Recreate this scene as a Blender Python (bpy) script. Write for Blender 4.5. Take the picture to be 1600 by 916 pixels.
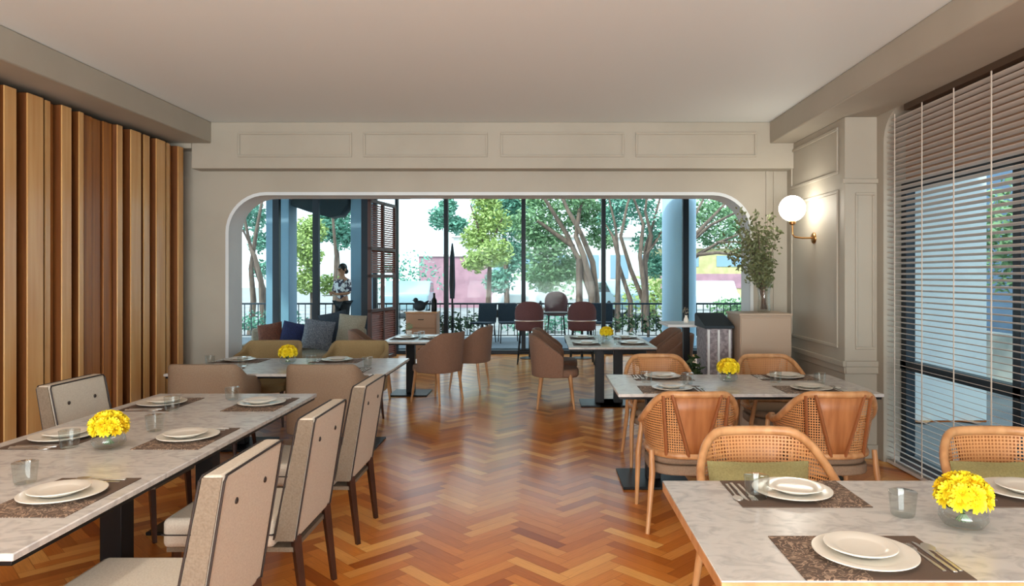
import bpy, bmesh, math, random
from math import sin, cos, pi, radians as R
from mathutils import Vector, Matrix
random.seed(7)
S = bpy.context.scene
for o in list(bpy.data.objects): bpy.data.objects.remove(o)
COL = S.collection

# ---------------------------------------------------------------- camera
cam = bpy.data.cameras.new('camera'); camo = bpy.data.objects.new('camera', cam); COL.objects.link(camo)
camo.location = (0, 0, 1.6); camo.rotation_euler = (R(90), 0, 0)
cam.sensor_width = 36; cam.lens = 24.75; cam.shift_x = -46/1600; cam.shift_y = -28/1600
cam.clip_end = 300
S.camera = camo
# ---------------------------------------------------------------- world, sun, large lights, exposure
S.view_settings.view_transform = 'Standard'; S.view_settings.look = 'None'
S.view_settings.gamma = 1; S.view_settings.use_curve_mapping = False
S.view_settings.exposure = 0.48
w = bpy.data.worlds.new('world'); S.world = w; w.use_nodes = True
bg = w.node_tree.nodes['Background']; bg.inputs[0].default_value = (0.80, 0.91, 1.0, 1); bg.inputs[1].default_value = 2.1
sl = bpy.data.lights.new('sun', 'SUN'); sl.energy = 2.8; sl.angle = R(4); sl.color = (1.0, 0.93, 0.80)
so = bpy.data.objects.new('sun', sl); COL.objects.link(so); so.rotation_euler = (R(48), 0, R(-32))
def area(name, loc, rot, sx, sy, e, col):
    l = bpy.data.lights.new(name, 'AREA'); l.shape = 'RECTANGLE'; l.size = sx; l.size_y = sy; l.energy = e; l.color = col
    o = bpy.data.objects.new(name, l); COL.objects.link(o); o.location = loc; o.rotation_euler = rot; return o
area('rear_fill_light', (-0.5, -3.85, 1.75), (R(90), 0, 0), 5.6, 2.4, 175, (1.0, 0.985, 0.95))  # fill lamp added behind the camera to brighten the room
area('rear_upward_fill', (-0.5, -3.6, 0.7), (R(130), 0, 0), 5.8, 1.6, 330, (1.0, 0.985, 0.95))  # second added fill, tilted up to brighten the ceiling
for i, (x, y) in enumerate(((-1.9, -1.9), (1.2, -1.9), (-2.15, 2.3), (-2.15, .6), (1.45, 1.6))):  # added spots, out of view, that lift the room and tables
    l = bpy.data.lights.new('added_fill_spot', 'SPOT'); l.energy = (45, 45, 42, 36, 22)[i]; l.spot_size = R(120); l.spot_blend = 0.8
    l.color = (1.0, 0.9, 0.76); l.shadow_soft_size = 0.08
    o = bpy.data.objects.new('added_fill_spot', l); COL.objects.link(o); o.location = (x, y, 3.19)

# ---------------------------------------------------------------- materials
def lin(c): return tuple(((v/255)/12.92 if v/255 <= .04045 else ((v/255+.055)/1.055)**2.4) for v in c)
MATS = {}
def mat(name, rgb, rough=0.5, metal=0.0, **kw):
    m = bpy.data.materials.new(name); m.use_nodes = True; MATS[name] = m
    b = m.node_tree.nodes['Principled BSDF']
    c = rgb if max(rgb) <= 1 else lin(rgb)
    b.inputs['Base Color'].default_value = (*c, 1); b.inputs['Roughness'].default_value = rough
    b.inputs['Metallic'].default_value = metal
    for k, v in kw.items():
        b.inputs[k].default_value = v
    return m
def noise_mix(m, rgb2, scale=8, detail=4, lo=.4, hi=.6, stretch=(1, 1, 1), bump=0.0, dist=0.0, coord='Object'):
    nt = m.node_tree; b = nt.nodes['Principled BSDF']
    tc = nt.nodes.new('ShaderNodeTexCoord'); mp = nt.nodes.new('ShaderNodeMapping'); mp.inputs['Scale'].default_value = stretch
    n = nt.nodes.new('ShaderNodeTexNoise'); n.inputs['Scale'].default_value = scale; n.inputs['Detail'].default_value = detail
    n.inputs['Distortion'].default_value = dist
    cr = nt.nodes.new('ShaderNodeMapRange'); cr.inputs[1].default_value = lo; cr.inputs[2].default_value = hi
    mx = nt.nodes.new('ShaderNodeMix'); mx.data_type = 'RGBA'
    mx.inputs[6].default_value = b.inputs['Base Color'].default_value[:]
    c = rgb2 if max(rgb2) <= 1 else lin(rgb2)
    mx.inputs[7].default_value = (*c, 1)
    nt.links.new(tc.outputs[coord], mp.inputs[0]); nt.links.new(mp.outputs[0], n.inputs['Vector'])
    nt.links.new(n.outputs[0], cr.inputs[0]); nt.links.new(cr.outputs[0], mx.inputs[0])
    nt.links.new(mx.outputs[2], b.inputs['Base Color'])
    if bump:
        bp = nt.nodes.new('ShaderNodeBump'); bp.inputs['Strength'].default_value = bump; bp.inputs['Distance'].default_value = .002
        nt.links.new(n.outputs[0], bp.inputs['Height']); nt.links.new(bp.outputs[0], b.inputs['Normal'])
    return m
noise_mix(mat('wall', (170, 163, 149), .6), (165, 158, 144), 1.5)
noise_mix(mat('veranda_white', (214, 220, 222), .6), (206, 212, 216), 1.5)
# ceiling: fine tongue and groove boards running across the room
m = mat('ceiling', (222, 228, 228), .6); nt = m.node_tree
tc = nt.nodes.new('ShaderNodeTexCoord'); wv = nt.nodes.new('ShaderNodeTexWave'); wv.bands_direction = 'Y'; wv.wave_profile = 'SAW'
wv.inputs['Scale'].default_value = 3.4
bp = nt.nodes.new('ShaderNodeBump'); bp.inputs['Strength'].default_value = .22; bp.inputs['Distance'].default_value = .004
nt.links.new(tc.outputs['Object'], wv.inputs[0]); nt.links.new(wv.outputs['Fac'], bp.inputs['Height'])
nt.links.new(bp.outputs[0], nt.nodes['Principled BSDF'].inputs['Normal'])
# parquet: tone per board from a face attribute + grain
m = mat('parquet', (190, 110, 50), .28); nt = m.node_tree; b = nt.nodes['Principled BSDF']
at = nt.nodes.new('ShaderNodeAttribute'); at.attribute_name = 'tone'
cr = nt.nodes.new('ShaderNodeValToRGB'); e = cr.color_ramp.elements
e[0].color = (*lin((168, 88, 28)), 1); e[1].color = (*lin((250, 188, 104)), 1)
x = cr.color_ramp.elements.new(.5); x.color = (*lin((220, 134, 54)), 1)
uvn = nt.nodes.new('ShaderNodeUVMap'); mp = nt.nodes.new('ShaderNodeMapping'); mp.inputs['Scale'].default_value = (2.5, 60, 1)
n = nt.nodes.new('ShaderNodeTexNoise'); n.inputs['Scale'].default_value = 3; n.inputs['Detail'].default_value = 3
mx = nt.nodes.new('ShaderNodeMix'); mx.data_type = 'RGBA'; mx.blend_type = 'MULTIPLY'; mx.inputs[0].default_value = .55
cr2 = nt.nodes.new('ShaderNodeValToRGB'); cr2.color_ramp.elements[0].color = (.66, .56, .48, 1); cr2.color_ramp.elements[0].position = .3
cr2.color_ramp.elements[1].position = .65
nt.links.new(at.outputs['Fac'], cr.inputs[0]); nt.links.new(uvn.outputs[0], mp.inputs[0]); nt.links.new(mp.outputs[0], n.inputs['Vector'])
nt.links.new(n.outputs[0], cr2.inputs[0]); nt.links.new(cr.outputs[0], mx.inputs[6]); nt.links.new(cr2.outputs[0], mx.inputs[7])
nt.links.new(mx.outputs[2], b.inputs['Base Color'])
b.inputs['Specular IOR Level'].default_value = .28; b.inputs['Coat Weight'].default_value = .10; b.inputs['Coat Roughness'].default_value = .12
# woods
noise_mix(mat('fin_wood', (208, 164, 108), .26), (192, 142, 86), 3, 5, .35, .65, (6, 6, .35))
noise_mix(mat('fin_core', (124, 72, 28), .5), (96, 52, 18), 3, 5, .35, .65, (9, 9, .3))  # dark fin sides: their shade is put into the colour
noise_mix(mat('fin_dark', (70, 38, 12), .45), (60, 32, 8), 3, 5, .35, .65, (9, 9, .3))  # backing tone carries the shade of the gaps; plinths reuse it
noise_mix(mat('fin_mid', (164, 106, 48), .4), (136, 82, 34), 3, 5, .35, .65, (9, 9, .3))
noise_mix(mat('oak', (204, 154, 106), .4), (178, 126, 80), 5, 4, .35, .65, (4, 4, 1))
noise_mix(mat('oak_panel', (184, 122, 74), .4), (156, 96, 54), 3, 5, .35, .65, (8, 8, .6))
mat('shutter_frame', (78, 44, 34), .5); mat('stave_wood', (146, 88, 50), .4)
noise_mix(mat('dark_leg', (62, 34, 22), .35), (44, 22, 14), 6, 3, .3, .7, (4, 4, 1))
noise_mix(mat('red_wood', (150, 84, 62), .5), (124, 64, 46), 6, 3, .3, .7, (1, 1, 6))
# marble
m = mat('marble', (206, 202, 197), .26); noise_mix(m, (182, 178, 175), 9, 10, .46, .66, (1, 1.5, 1), 0, 1.6)
# fabrics
noise_mix(mat('cream_fabric', (204, 194, 178), .85), (190, 178, 162), 140, 2, .3, .7, bump=.5)
noise_mix(mat('side_fabric', (122, 108, 92), .85), (106, 92, 76), 140, 2, .3, .7, bump=.5)
mat('piping', (40, 30, 26), .6)
noise_mix(mat('taupe_fabric', (150, 128, 106), .85), (136, 114, 94), 120, 2, .3, .7, bump=.4)
noise_mix(mat('tan_fabric', (168, 146, 104), .85), (150, 128, 90), 120, 2, .3, .7, bump=.4)
noise_mix(mat('brown_fabric', (142, 108, 88), .85), (124, 92, 74), 120, 2, .3, .7, bump=.4)
noise_mix(mat('mauve_fabric', (112, 76, 78), .85), (96, 62, 64), 120, 2, .3, .7, bump=.4)
noise_mix(mat('dark_brown_fabric', (86, 60, 46), .85), (70, 46, 36), 120, 2, .3, .7)
noise_mix(mat('olive_fabric', (150, 142, 96), .9), (132, 124, 80), 120, 2, .3, .7)
noise_mix(mat('grey_fabric', (120, 128, 138), .9), (84, 92, 104), 60, 2, .4, .6)
noise_mix(mat('slate_fabric', (44, 56, 68), .9), (34, 44, 56), 60, 2, .4, .6)
noise_mix(mat('stone_fabric', (156, 150, 134), .9), (140, 134, 118), 60, 2, .4, .6)
noise_mix(mat('blue_fabric', (34, 44, 92), .9), (28, 36, 70), 60, 2, .4, .6)
noise_mix(mat('rust_fabric', (124, 74, 54), .9), (96, 56, 44), 60, 2, .4, .6)
# cane: woven strands with real holes, from UVs in metres
m = mat('cane', (204, 146, 92), .5); nt = m.node_tree; b = nt.nodes['Principled BSDF']
uvn = nt.nodes.new('ShaderNodeUVMap'); sp = nt.nodes.new('ShaderNodeSeparateXYZ'); nt.links.new(uvn.outputs[0], sp.inputs[0])
def math_(op, a, bb=None):
    q = nt.nodes.new('ShaderNodeMath'); q.operation = op
    for i, v in enumerate((a, bb)):
        if v is None: continue
        if isinstance(v, (int, float)): q.inputs[i].default_value = v
        else: nt.links.new(v, q.inputs[i])
    return q.outputs[0]
fx = math_('FRACT', math_('MULTIPLY', sp.outputs[0], 62)); fy = math_('FRACT', math_('MULTIPLY', sp.outputs[1], 62))
hole = math_('MULTIPLY', math_('GREATER_THAN', fx, .42), math_('GREATER_THAN', fy, .42))
nt.links.new(math_('SUBTRACT', 1.0, hole), b.inputs['Alpha'])
# metals etc.
mat('black_metal', (18, 18, 20), .4, .6); mat('frame_metal', (26, 38, 48), .45, .3)
mat('brass', (176, 132, 84), .28, 1.0); mat('steel', (240, 238, 234), .38, 1.0)
mat('ceramic', (232, 226, 214), .18); mat('blind_slat', (204, 196, 188), .5); mat('blind_cord', (222, 214, 202), .7)
mat('blind_rail', (74, 56, 42), .5)
mat('leaf_yellowgreen', (160, 182, 108), .6); mat('leaf_green', (122, 158, 116), .6); mat('leaf_teal', (106, 160, 140), .6)
mat('leaf_olive', (98, 106, 70), .6); mat('leaf_dark', (40, 66, 32), .6); mat('petal', (252, 228, 40), .6); mat('petal_deep', (244, 206, 20), .6)
noise_mix(mat('bark', (122, 104, 92), .9), (84, 70, 64), 12, 4, .3, .7, (1, 1, .3))
noise_mix(mat('pink_plaster', (176, 134, 148), .9), (160, 122, 136), 2)
noise_mix(mat('pale_plaster', (214, 214, 210), .9), (196, 198, 198), 2)
noise_mix(mat('ochre_plaster', (196, 188, 140), .9), (176, 168, 120), 2)
noise_mix(mat('paving', (150, 150, 150), .9), (128, 130, 134), 1.2)
noise_mix(mat('decking', (92, 104, 116), .7), (78, 90, 102), 3, 3, .3, .7, (.5, 12, 1))
mat('blue_grey_paint', (128, 158, 182), .6); mat('column_paint', (186, 216, 238), .6); mat('side_wall_paint', (92, 118, 146), .6); mat('dark_canopy', (24, 40, 50), .7)
mat('cabinet', (172, 152, 132), .5); noise_mix(mat('terrazzo', (150, 142, 146), .5), (112, 104, 110), 30, 3, .4, .6)
mat('tan_wood', (170, 132, 104), .5); mat('skin', (176, 124, 96), .6); mat('hair', (20, 16, 16), .5); mat('trousers', (22, 26, 34), .8)
noise_mix(mat('print_shirt', (224, 216, 220), .8), (52, 44, 66), 16, 2, .47, .52)
mat('car_white', (226, 230, 234), .25); mat('car_blue', (150, 178, 190), .25); mat('car_glass', (40, 56, 66), .08); mat('tyre', (22, 22, 24), .8)
mat('water', (220, 235, 230), .05)
# placemat: brown weave with a pale scroll print along one end
m = mat('placemat', (96, 78, 66), .7); nt = m.node_tree; b = nt.nodes['Principled BSDF']
uvn = nt.nodes.new('ShaderNodeUVMap'); sp = nt.nodes.new('ShaderNodeSeparateXYZ'); nt.links.new(uvn.outputs[0], sp.inputs[0])
n = nt.nodes.new('ShaderNodeTexNoise'); n.inputs['Scale'].default_value = 20; n.inputs['Detail'].default_value = 1; n.inputs['Distortion'].default_value = 2.5
nt.links.new(uvn.outputs[0], n.inputs['Vector'])
edge = math_('LESS_THAN', math_('ABSOLUTE', math_('SUBTRACT', n.outputs[0], .5)), .035)
band = math_('MULTIPLY', math_('LESS_THAN', sp.outputs[0], .19), edge)
mx = nt.nodes.new('ShaderNodeMix'); mx.data_type = 'RGBA'; mx.inputs[6].default_value = (*lin((96, 78, 66)), 1); mx.inputs[7].default_value = (*lin((172, 146, 124)), 1)
nt.links.new(band, mx.inputs[0]); nt.links.new(mx.outputs[2], b.inputs['Base Color'])
def glassmat(name, tint, gl=.08, g0=.045):
    m = bpy.data.materials.new(name); m.use_nodes = True; MATS[name] = m; nt = m.node_tree; nt.nodes.clear()
    out = nt.nodes.new('ShaderNodeOutputMaterial'); mix = nt.nodes.new('ShaderNodeMixShader')
    t = nt.nodes.new('ShaderNodeBsdfTransparent'); t.inputs[0].default_value = (*tint, 1)
    g = nt.nodes.new('ShaderNodeBsdfGlossy'); g.inputs['Roughness'].default_value = .02
    if name.startswith('tumbler'): g.inputs['Color'].default_value = (.9, .9, .9, 1)
    lw = nt.nodes.new('ShaderNodeLayerWeight'); lw.inputs[0].default_value = .3
    pw = nt.nodes.new('ShaderNodeMath'); pw.operation = 'POWER'; pw.inputs[1].default_value = 3
    ma = nt.nodes.new('ShaderNodeMath'); ma.operation = 'MULTIPLY_ADD'; ma.inputs[1].default_value = gl; ma.inputs[2].default_value = g0
    nt.links.new(lw.outputs['Facing'], pw.inputs[0]); nt.links.new(pw.outputs[0], ma.inputs[0]); nt.links.new(ma.outputs[0], mix.inputs[0]); nt.links.new(t.outputs[0], mix.inputs[1]); nt.links.new(g.outputs[0], mix.inputs[2])
    nt.links.new(mix.outputs[0], out.inputs[0])
glassmat('window_glass', (.91, .98, .98), .30, .004); glassmat('tumbler_glass', (.86, .89, .885), 1.1, .07)
m = bpy.data.materials.new('globe_light'); m.use_nodes = True; MATS['globe_light'] = m
b = m.node_tree.nodes['Principled BSDF']; b.inputs['Emission Color'].default_value = (1, .93, .8, 1); b.inputs['Emission Strength'].default_value = 13

# ---------------------------------------------------------------- mesh helpers
class MB:
    def __init__(s): s.v = []; s.f = []; s.uv = {}
    def add(s, vs, fs):
        k = len(s.v); s.v += [tuple(v) for v in vs]; s.f += [tuple(i+k for i in f) for f in fs]; return s
    def box(s, x0, x1, y0, y1, z0, z1):
        return s.add([(x, y, z) for z in (z0, z1) for y in (y0, y1) for x in (x0, x1)],
                     [(0, 2, 3, 1), (4, 5, 7, 6), (0, 1, 5, 4), (1, 3, 7, 5), (3, 2, 6, 7), (2, 0, 4, 6)])
    def tube(s, pts, rad, n=10, cap=True, sy=1.0):
        pts = [Vector(p) for p in pts]; rs = rad if isinstance(rad, (list, tuple)) else [rad]*len(pts)
        rings = []; up = Vector((0, 0, 1))
        for i, p in enumerate(pts):
            d = (pts[min(i+1, len(pts)-1)] - pts[max(i-1, 0)]).normalized()
            u = up if abs(d.z) < .9 else Vector((0, 1, 0))
            a = d.cross(u).normalized(); b = d.cross(a).normalized()
            rings.append([p + a*cos(t*2*pi/n)*rs[i] + b*sin(t*2*pi/n)*rs[i]*sy for t in range(n)])
        vs = [v for r in rings for v in r]; fs = []
        for i in range(len(pts)-1):
            for t in range(n): fs.append((i*n+t, i*n+(t+1) % n, (i+1)*n+(t+1) % n, (i+1)*n+t))
        if cap: fs += [tuple(range(n))[::-1], tuple((len(pts)-1)*n+t for t in range(n))]
        return s.add(vs, fs)
    def lathe(s, prof, n=28, c=(0, 0, 0)):
        vs = []; fs = []; k = len(prof)
        for r, z in prof:
            for t in range(n): vs.append((c[0]+r*cos(2*pi*t/n), c[1]+r*sin(2*pi*t/n), c[2]+z))
        for i in range(k-1):
            for t in range(n): fs.append((i*n+t, i*n+(t+1) % n, (i+1)*n+(t+1) % n, (i+1)*n+t))
        if prof[0][0] > 1e-4: fs.append(tuple(range(n))[::-1])
        if prof[-1][0] > 1e-4 and not (abs(prof[0][0]-prof[-1][0]) < 1e-9 and abs(prof[0][1]-prof[-1][1]) < 1e-9): fs.append(tuple((k-1)*n+t for t in range(n)))
        return s.add(vs, fs)
    def prism(s, poly, a0, a1, axis='y'):
        n = len(poly); P = {'y': lambda p, a: (p[0], a, p[1]), 'x': lambda p, a: (a, p[0], p[1]), 'z': lambda p, a: (p[0], p[1], a)}[axis]
        vs = [P(p, a0) for p in poly] + [P(p, a1) for p in poly]
        fs = [tuple(range(n)), tuple(range(n, 2*n))[::-1]] + [(i, i+n, (i+1) % n+n, (i+1) % n) for i in range(n)]
        return s.add(vs, fs)
    def sphere(s, c, r, nu=16, nv=10, sc=(1, 1, 1)):
        prof = [(max(1e-5, sin(pi*i/nv))*r, -cos(pi*i/nv)*r) for i in range(nv+1)]
        k = len(s.v); s.lathe(prof, nu)
        for i in range(k, len(s.v)):
            v = s.v[i]; s.v[i] = (v[0]*sc[0]+c[0], v[1]*sc[1]+c[1], v[2]*sc[2]+c[2])
        return s
    def xf(s, M):
        s.v = [tuple(M @ Vector(v)) for v in s.v]; return s
    def build(s, name, material, parent=None, bevel=0, smooth=None, sub=0, solid=0, seg=2, weld=False):
        me = bpy.data.meshes.new(name); me.from_pydata(s.v, [], s.f); me.update()
        if s.uv:
            l = me.uv_layers.new(name='UVMap')
            for p in me.polygons:
                for li, vi in zip(p.loop_indices, p.vertices): l.data[li].uv = s.uv.get(vi, (0, 0))
        bm = bmesh.new(); bm.from_mesh(me)
        if weld: bmesh.ops.remove_doubles(bm, verts=bm.verts, dist=1e-5)
        bmesh.ops.recalc_face_normals(bm, faces=bm.faces); bm.to_mesh(me); bm.free()
        me.materials.append(MATS[material] if isinstance(material, str) else material)
        o = bpy.data.objects.new(name, me); COL.objects.link(o)
        if parent: o.parent = parent
        if solid:
            q = o.modifiers.new('s', 'SOLIDIFY'); q.thickness = solid; q.offset = 0
        if bevel:
            q = o.modifiers.new('b', 'BEVEL'); q.width = bevel; q.segments = seg; q.limit_method = 'ANGLE'; q.angle_limit = R(40)
        if sub:
            q = o.modifiers.new('u', 'SUBSURF'); q.levels = sub; q.render_levels = sub
        if smooth is None: smooth = bool(sub)
        if smooth or bevel:
            me.polygons.foreach_set('use_smooth', [True]*len(me.polygons))
            if not sub:
                me.set_sharp_from_angle(angle=R(45))
        return o
def tag(o, label, cat, group=None):
    o['label'] = label; o['category'] = cat
    if group: o['group'] = group
    return o
def thing(name, label, cat, loc=(0, 0, 0), rotz=0, group=None):
    o = bpy.data.objects.new(name, None); COL.objects.link(o); o.empty_display_size = .1
    o.location = loc; o.rotation_euler = (0, 0, rotz); return tag(o, label, cat, group)
def struct(o): o['kind'] = 'structure'; return o
def dup(root, loc, rotz, label, group=None, scale=None):
    r = root.copy(); COL.objects.link(r); r.location = loc; r.rotation_euler = (0, 0, rotz); r['label'] = label
    if group: r['group'] = group
    if scale: r.scale = scale
    for ch in list(root.children):
        c = ch.copy(); COL.objects.link(c); c.parent = r
        for g in list(ch.children):
            d = g.copy(); COL.objects.link(d); d.parent = c
    return r
FIRST = {}
def place(kind, maker, loc, rotz, label, group):
    """first call builds the thing, later calls copy it"""
    if kind not in FIRST:
        r = maker(); FIRST[kind] = r; r.location = loc; r.rotation_euler = (0, 0, rotz); r['label'] = label; r['group'] = group; return r
    return dup(FIRST[kind], loc, rotz, label, group)

# ================================================================ SETTING
CE = 3.21
# floor: herringbone boards
def build_floor():
    W = .082; L = .41; c45 = cos(pi/4); g = .0009
    vs = []; fs = []; tone = []; uvs = []
    def plank(u0, v0, du, dv, horiz):
        cs = [(u0+g, v0+g), (u0+du-g, v0+g), (u0+du-g, v0+dv-g), (u0+g, v0+dv-g)]
        pts = [(c45*(u-v), c45*(u+v)) for u, v in cs]
        cx = sum(p[0] for p in pts)/4; cy = sum(p[1] for p in pts)/4
        if not (-4.0 < cx+.15 < 2.9 and -4 < cy < 7.75 or -6.6 < cx+.15 < 4.7 and 7.75 <= cy < 14.3): return
        k = len(vs); vs.extend((p[0]+.15, p[1], 0) for p in pts); fs.append((k, k+1, k+2, k+3))
        tone.append(min(1, max(0, random.gauss(.5, .24)))); o = random.random()*50
        a = [(0, 0), (L, 0), (L, W), (0, W)] if horiz else [(0, 0), (0, W), (L, W), (L, 0)]
        uvs.extend((p[0]+o, p[1]+o) for p in a)
    T = L*2**.5
    for j in range(-22, 22):
        for k in range(-140, 140):
            u = k*W - j*L; v = k*W + j*L
            plank(u, v, L, W, True); plank(u, v+W, W, L, False)
    nb = len(fs); k = len(vs)
    for (a, b, c, d) in ((-4.1, 3.0, -4.0, 7.75), (-6.9, 4.9, 7.75, 14.3)):
        k = len(vs); vs.extend([(a, c, -.004), (b, c, -.004), (b, d, -.004), (a, d, -.004), (a, c, -.1), (b, c, -.1), (b, d, -.1), (a, d, -.1)])
        for f in ((0, 1, 2, 3), (7, 6, 5, 4), (0, 4, 5, 1), (1, 5, 6, 2), (2, 6, 7, 3), (3, 7, 4, 0)):
            fs.append(tuple(k+i for i in f)); tone.append(0.0); uvs.extend([(0, 0)]*4)
    me = bpy.data.meshes.new('floor'); me.from_pydata(vs, [], fs); me.update()
    a = me.attributes.new('tone', 'FLOAT', 'FACE'); a.data.foreach_set('value', tone)
    l = me.uv_layers.new(name='UVMap'); l.data.foreach_set('uv', [q for p in uvs for q in p])
    me.materials.append(MATS['parquet']); o = bpy.data.objects.new('floor', me); COL.objects.link(o); struct(o)
build_floor()
struct(MB().box(-4.2, 3.2, -4, 7.6, CE, CE+.12).build('ceiling', 'ceiling'))
struct(MB().box(-4.2, -3.47, -4, 7.399, 2.985, CE).build('ceiling_beam_left', 'wall', bevel=.01))
struct(MB().box(2.40, 3.2, -4, 7.399, 2.985, CE).build('ceiling_beam_right', 'wall', bevel=.01))
struct(MB().box(-4.2, -4.05, -4, 7.9, 0, CE).build('wall_left', 'wall'))
# header with panel mouldings
struct(MB().box(-3.68, 3.0, 7.4, 7.6, 2.72, CE).build('wall_header', 'wall', bevel=.008))
struct(MB().box(-4.05, -3.681, 7.4, 7.6, 2.935, CE).build('wall_header_end', 'wall'))
hm = MB()
def frame_strip(mb, x0, x1, z0, z1, y, t=.022, d=.014):
    mb.box(x0, x1, y-d, y, z0, z0+t); mb.box(x0, x1, y-d, y, z1-t, z1)
    mb.box(x0, x0+t, y-d, y, z0+t, z1-t); mb.box(x1-t, x1, y-d, y, z0+t, z1-t)
for a, b in ((372, 550), (568, 762), (782, 975), (993, 1182)):
    frame_strip(hm, (a-846)*7.4/1100, (b-846)*7.4/1100, 2.84, 3.10, 7.4)
struct(hm.build('trim_1', 'wall', bevel=.004))
# opening wall with rounded corners (ring of quads extruded)
OX0, OX1, OZ, ORr = -3.37, 2.25, 2.46, .40
def opening_wall():
    inner = [(OX0, 0)] + [(OX0+ORr-ORr*cos(t*pi/20), OZ-ORr+ORr*sin(t*pi/20)) for t in range(11)] \
          + [(OX1-ORr+ORr*sin(t*pi/20), OZ-ORr+ORr*cos(t*pi/20)) for t in range(11)] + [(OX1, 0)]
    outer = [(-4.2, 0), (-4.2, 2.9)] + [(x, 2.9) for x, z in inner[2:-2]] + [(3.2, 2.9), (3.2, 0)]
    n = len(inner); vs = []; fs = []
    for y in (7.6, 7.9):
        vs += [(x, y, z) for x, z in inner] + [(x, y, z) for x, z in outer]
    for i in range(n-1):
        fs += [(i, i+1, n+i+1, n+i), (2*n+i+1, 2*n+i, 3*n+i, 3*n+i+1), (i+1, i, 2*n+i, 2*n+i+1)]
    mb = MB().add(vs, fs); mb.box(-4.2, 3.2, 7.6, 7.9, 2.9, 3.4)
    return mb
struct(opening_wall().build('wall_back', 'wall', weld=True, smooth=True))
# slim raised rim round the opening
def rim():
    path = [(OX0, 0)] + [(OX0+ORr-ORr*cos(t*pi/20), OZ-ORr+ORr*sin(t*pi/20)) for t in range(11)] \
         + [(OX1-ORr+ORr*sin(t*pi/20), OZ-ORr+ORr*cos(t*pi/20)) for t in range(11)] + [(OX1, 0)]
    mb = MB(); n = len(path); cx = (OX0+OX1)/2
    vs = []; fs = []
    for i, (x, z) in enumerate(path):
        a = path[max(i-1, 0)]; b = path[min(i+1, n-1)]; dx, dz = b[0]-a[0], b[1]-a[1]; l = math.hypot(dx, dz); nx, nz = -dz/l, dx/l
        for off, y in ((0, 7.6), (0, 7.585), (.035, 7.585), (.035, 7.6)): vs.append((x+nx*off, y, z+nz*off))
    for i in range(n-1):
        for k in range(3): fs.append((i*4+k, i*4+k+1, (i+1)*4+k+1, (i+1)*4+k))
    return mb.add(vs, fs)
def lining():
    path = [(OX0, 0)] + [(OX0+ORr-ORr*cos(t*pi/20), OZ-ORr+ORr*sin(t*pi/20)) for t in range(11)] \
         + [(OX1-ORr+ORr*sin(t*pi/20), OZ-ORr+ORr*cos(t*pi/20)) for t in range(11)] + [(OX1, 0)]
    mb = MB(); cx = (OX0+OX1)/2; vs = []; fs = []
    for x, z in path:
        q = .996; X = cx+(x-cx)*.9985; Z = z-.004 if z else 0
        vs += [(X, 7.583, Z), (X, 7.915, Z)]
    for i in range(len(path)-1): fs.append((2*i, 2*i+1, 2*i+3, 2*i+2))
    return mb.add(vs, fs)
struct(lining().build('trim_5', 'veranda_white', smooth=True))
struct(rim().build('trim_2', 'veranda_white', smooth=True))
# slim vertical panel strips on the back wall near the right corner
struct(MB().box(2.42, 2.45, 7.585, 7.6, .1, 2.72).box(2.50, 2.52, 7.585, 7.6, .1, 2.72).build('trim_3', 'wall'))
# right wall: sconce wall block, pilaster face, window bay
struct(MB().box(2.65, 3.2, 6.15, 7.6, 0, 2.984).build('wall_right', 'wall', bevel=.006))
rm = MB()
def wall_frame_x(mb, X, y0, y1, z0, z1, t=.03, d=.016):
    mb.box(X-d, X, y0, y1, z0, z0+t); mb.box(X-d, X, y0, y1, z1-t, z1)
    mb.box(X-d, X, y0, y0+t, z0+t, z1-t); mb.box(X-d, X, y1-t, y1, z0+t, z1-t)
wall_frame_x(rm, 2.65, 6.28, 7.45, 2.50, 2.92); wall_frame_x(rm, 2.65, 6.28, 7.45, .95, 2.36)
rm.box(2.62, 2.65, 6.12, 7.6, .80, .85); rm.box(2.635, 2.65, 6.13, 7.6, .74, .80)
rm.box(2.65, 2.95, 6.12, 6.15, .80, .85); rm.box(2.65, 2.95, 6.125, 6.15, .74, .80)
rm.box(2.625, 2.95, 6.125, 6.15, 2.40, 2.44)
frame_strip(rm, 2.74, 2.91, .95, 2.32, 6.15, .022, .012)
struct(rm.build('trim_4', 'wall', bevel=.005))
struct(MB().box(2.63, 2.65, 6.13, 7.585, 0, .12).box(2.63, 2.95, 6.13, 6.15, 0, .12).build('baseboard_right', 'wall', bevel=.004))
# window bay: rounded top corner piece, wall above/below, glazing
cm = MB(); rc = .26
cp = [(6.15, 2.985), (6.15-rc-.12, 2.985)] + [(6.03-rc+rc*sin(t*pi/16), 2.985-rc+rc*cos(t*pi/16)) for t in range(9)] + [(6.03, 0), (6.15, 0)]
cm.prism(cp, 2.93, 3.2, 'x')
struct(cm.build('wall_right_bay', 'wall', smooth=True))
struct(MB().box(3.12, 3.2, -4, 6.03, 2.36, 2.985).build('wall_right_above_window', 'tan_wood'))
wf = MB()
wf.box(3.08, 3.14, -4, 6.03, 2.32, 2.38); wf.box(3.07, 3.15, -4, 6.03, .80, .88); wf.box(3.07, 3.15, -4, 6.03, 0, .08)
ys = [5.97, 4.55, 3.1, 1.65, .2, -1.25, -2.7]
for y in ys: wf.box(3.07, 3.15, y-.04, y+.04, .08, 2.32)
fr = struct(wf.build('window_1', 'frame_metal', bevel=.004))
MB().box(3.105, 3.115, -4, 6.0, .05, 2.33).build('pane', 'window_glass', fr)
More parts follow.
